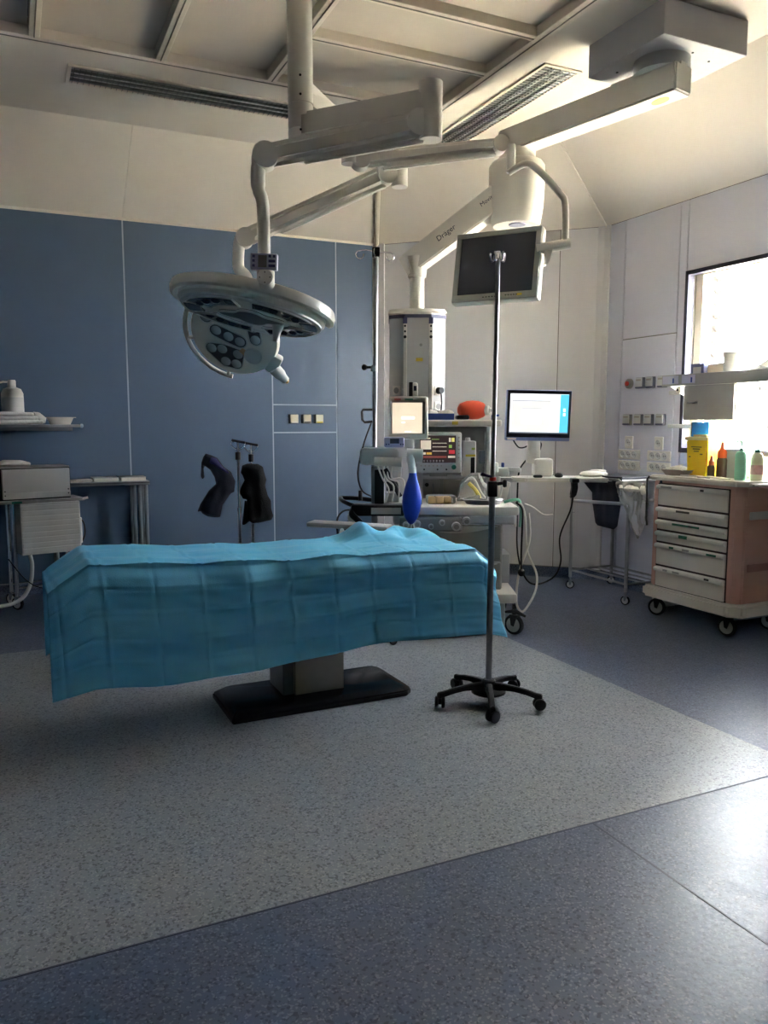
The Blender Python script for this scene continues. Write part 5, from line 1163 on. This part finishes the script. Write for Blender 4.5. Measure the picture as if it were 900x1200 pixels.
# ------------------------------------------------------------- stands with lead aprons
def apron_stand(label, s, t_, ztop):
    t = thing('apron_stand', label, 'stand', W(s, t_), -YAW, 'pole stands by the blue wall')
    for k in range(4):
        a = .785+k*PI/2; e_ = Vector((.12*math.cos(a), .12*math.sin(a), 0)); MB().tube([(0, 0, .10), e_*.6+Vector((0, 0, .095)), e_+Vector((0, 0, .075))], [.016, .013, .011], 8).build('foot', M_black, t); caster(t, e_, .028, a, hub=M_black, fork=M_black, stem=.015)
    MB().cyl((0, 0, .08), (0, 0, .72), .016, seg=14).build('lower_pole', M_chrome, t); MB().cyl((0, 0, .7), (0, 0, ztop), .010, seg=12).build('upper_pole', M_chrome, t)
    MB().cyl((0, 0, ztop-.09), (0, 0, ztop-.03), .022, seg=14).build('pole_clamp', M_black, t)
    for sx in (-1, 1):
        MB().tube(bez([(0, 0, ztop-.01), (sx*.03, 0, ztop+.0), (sx*.055, 0, ztop+.03), (sx*.05, 0, ztop+.05), (sx*.03, -.005, ztop+.045)], 5), .004, 7).build('hook', M_chrome, t)
    MB().tube([(-.045, -.01, ztop+.065), (.0, -.01, ztop+.055), (.06, -.01, ztop+.045)], .010, 8).build('hook_grip', M_black, t)
    MB().cyl((0, 0, ztop-.03), (0, 0, ztop+.06), .007, seg=10).build('hook_stem', M_chrome, t)
    return t
apron_stand('chrome pole stand carrying the navy apron by the blue wall', -1.157, 6.30, 1.19)
apron_stand('chrome pole stand carrying the black vest by the blue wall', -1.095, 6.55, 1.162)
def px2(lst, ox, oz, k, s0, z0): return [((x/6.43+210-ox)*k+s0, (oz-(490+y/6.43))*k+z0) for x, y in lst]
K = 6.3/930*1.0
L1 = [(215, 262), (255, 275), (300, 295), (345, 360), (400, 400), (430, 470), (420, 550), (395, 560), (330, 650), (310, 740), (265, 742), (215, 735), (180, 715), (165, 695), (140, 700), (165, 640), (230, 540), (285, 490), (275, 440), (245, 385), (205, 355), (195, 375), (200, 440), (185, 455), (173, 435), (180, 330), (195, 290)]
t = thing('navy_apron', 'navy blue lead apron hooked sideways on the left pole stand', 'apron', W(-1.157, 6.24, 0), -YAW)
P1 = [(x+.0, z) for x, z in px2(L1, 279, 515, K, 0, 1.259)]
MB().puffy(P1, .035, -.0, .010, .03, .022, 6).build('apron_body', M_navycloth, t)
L1b = [(260, 290), (300, 297), (345, 362), (385, 395), (390, 415), (330, 380), (270, 345), (245, 330)]
MB().puffy(px2(L1b, 279, 515, K, 0, 1.259), .014, -.036, .010, .02, .004, 2).build('collar', mat('cloth_violet', (48, 46, 92), .75, bump=.3, bscale=120), t)
L2 = [(470, 365), (510, 350), (590, 352), (630, 375), (640, 420), (655, 475), (645, 520), (665, 600), (688, 640), (690, 700), (705, 760), (690, 790), (600, 812), (540, 818), (505, 790), (500, 630), (470, 625), (445, 580), (455, 540), (485, 480), (470, 440), (455, 420)]
t = thing('black_vest', 'black lead vest hanging over the right pole stand', 'vest', W(-1.085, 6.49, 0), -YAW)
MB().puffy(px2(L2, 294, 515, K, 0, 1.259), .040, 0, .010, .04, .022, 12).build('vest_body', M_blackcloth, t)
MB().puffy(px2([(480, 640), (520, 650), (500, 720), (520, 800), (480, 830), (455, 835), (465, 760)], 294, 515, K, 0, 1.259), .018, .02, .010, .02, .01, 3).build('vest_strap', M_blackcloth, t)
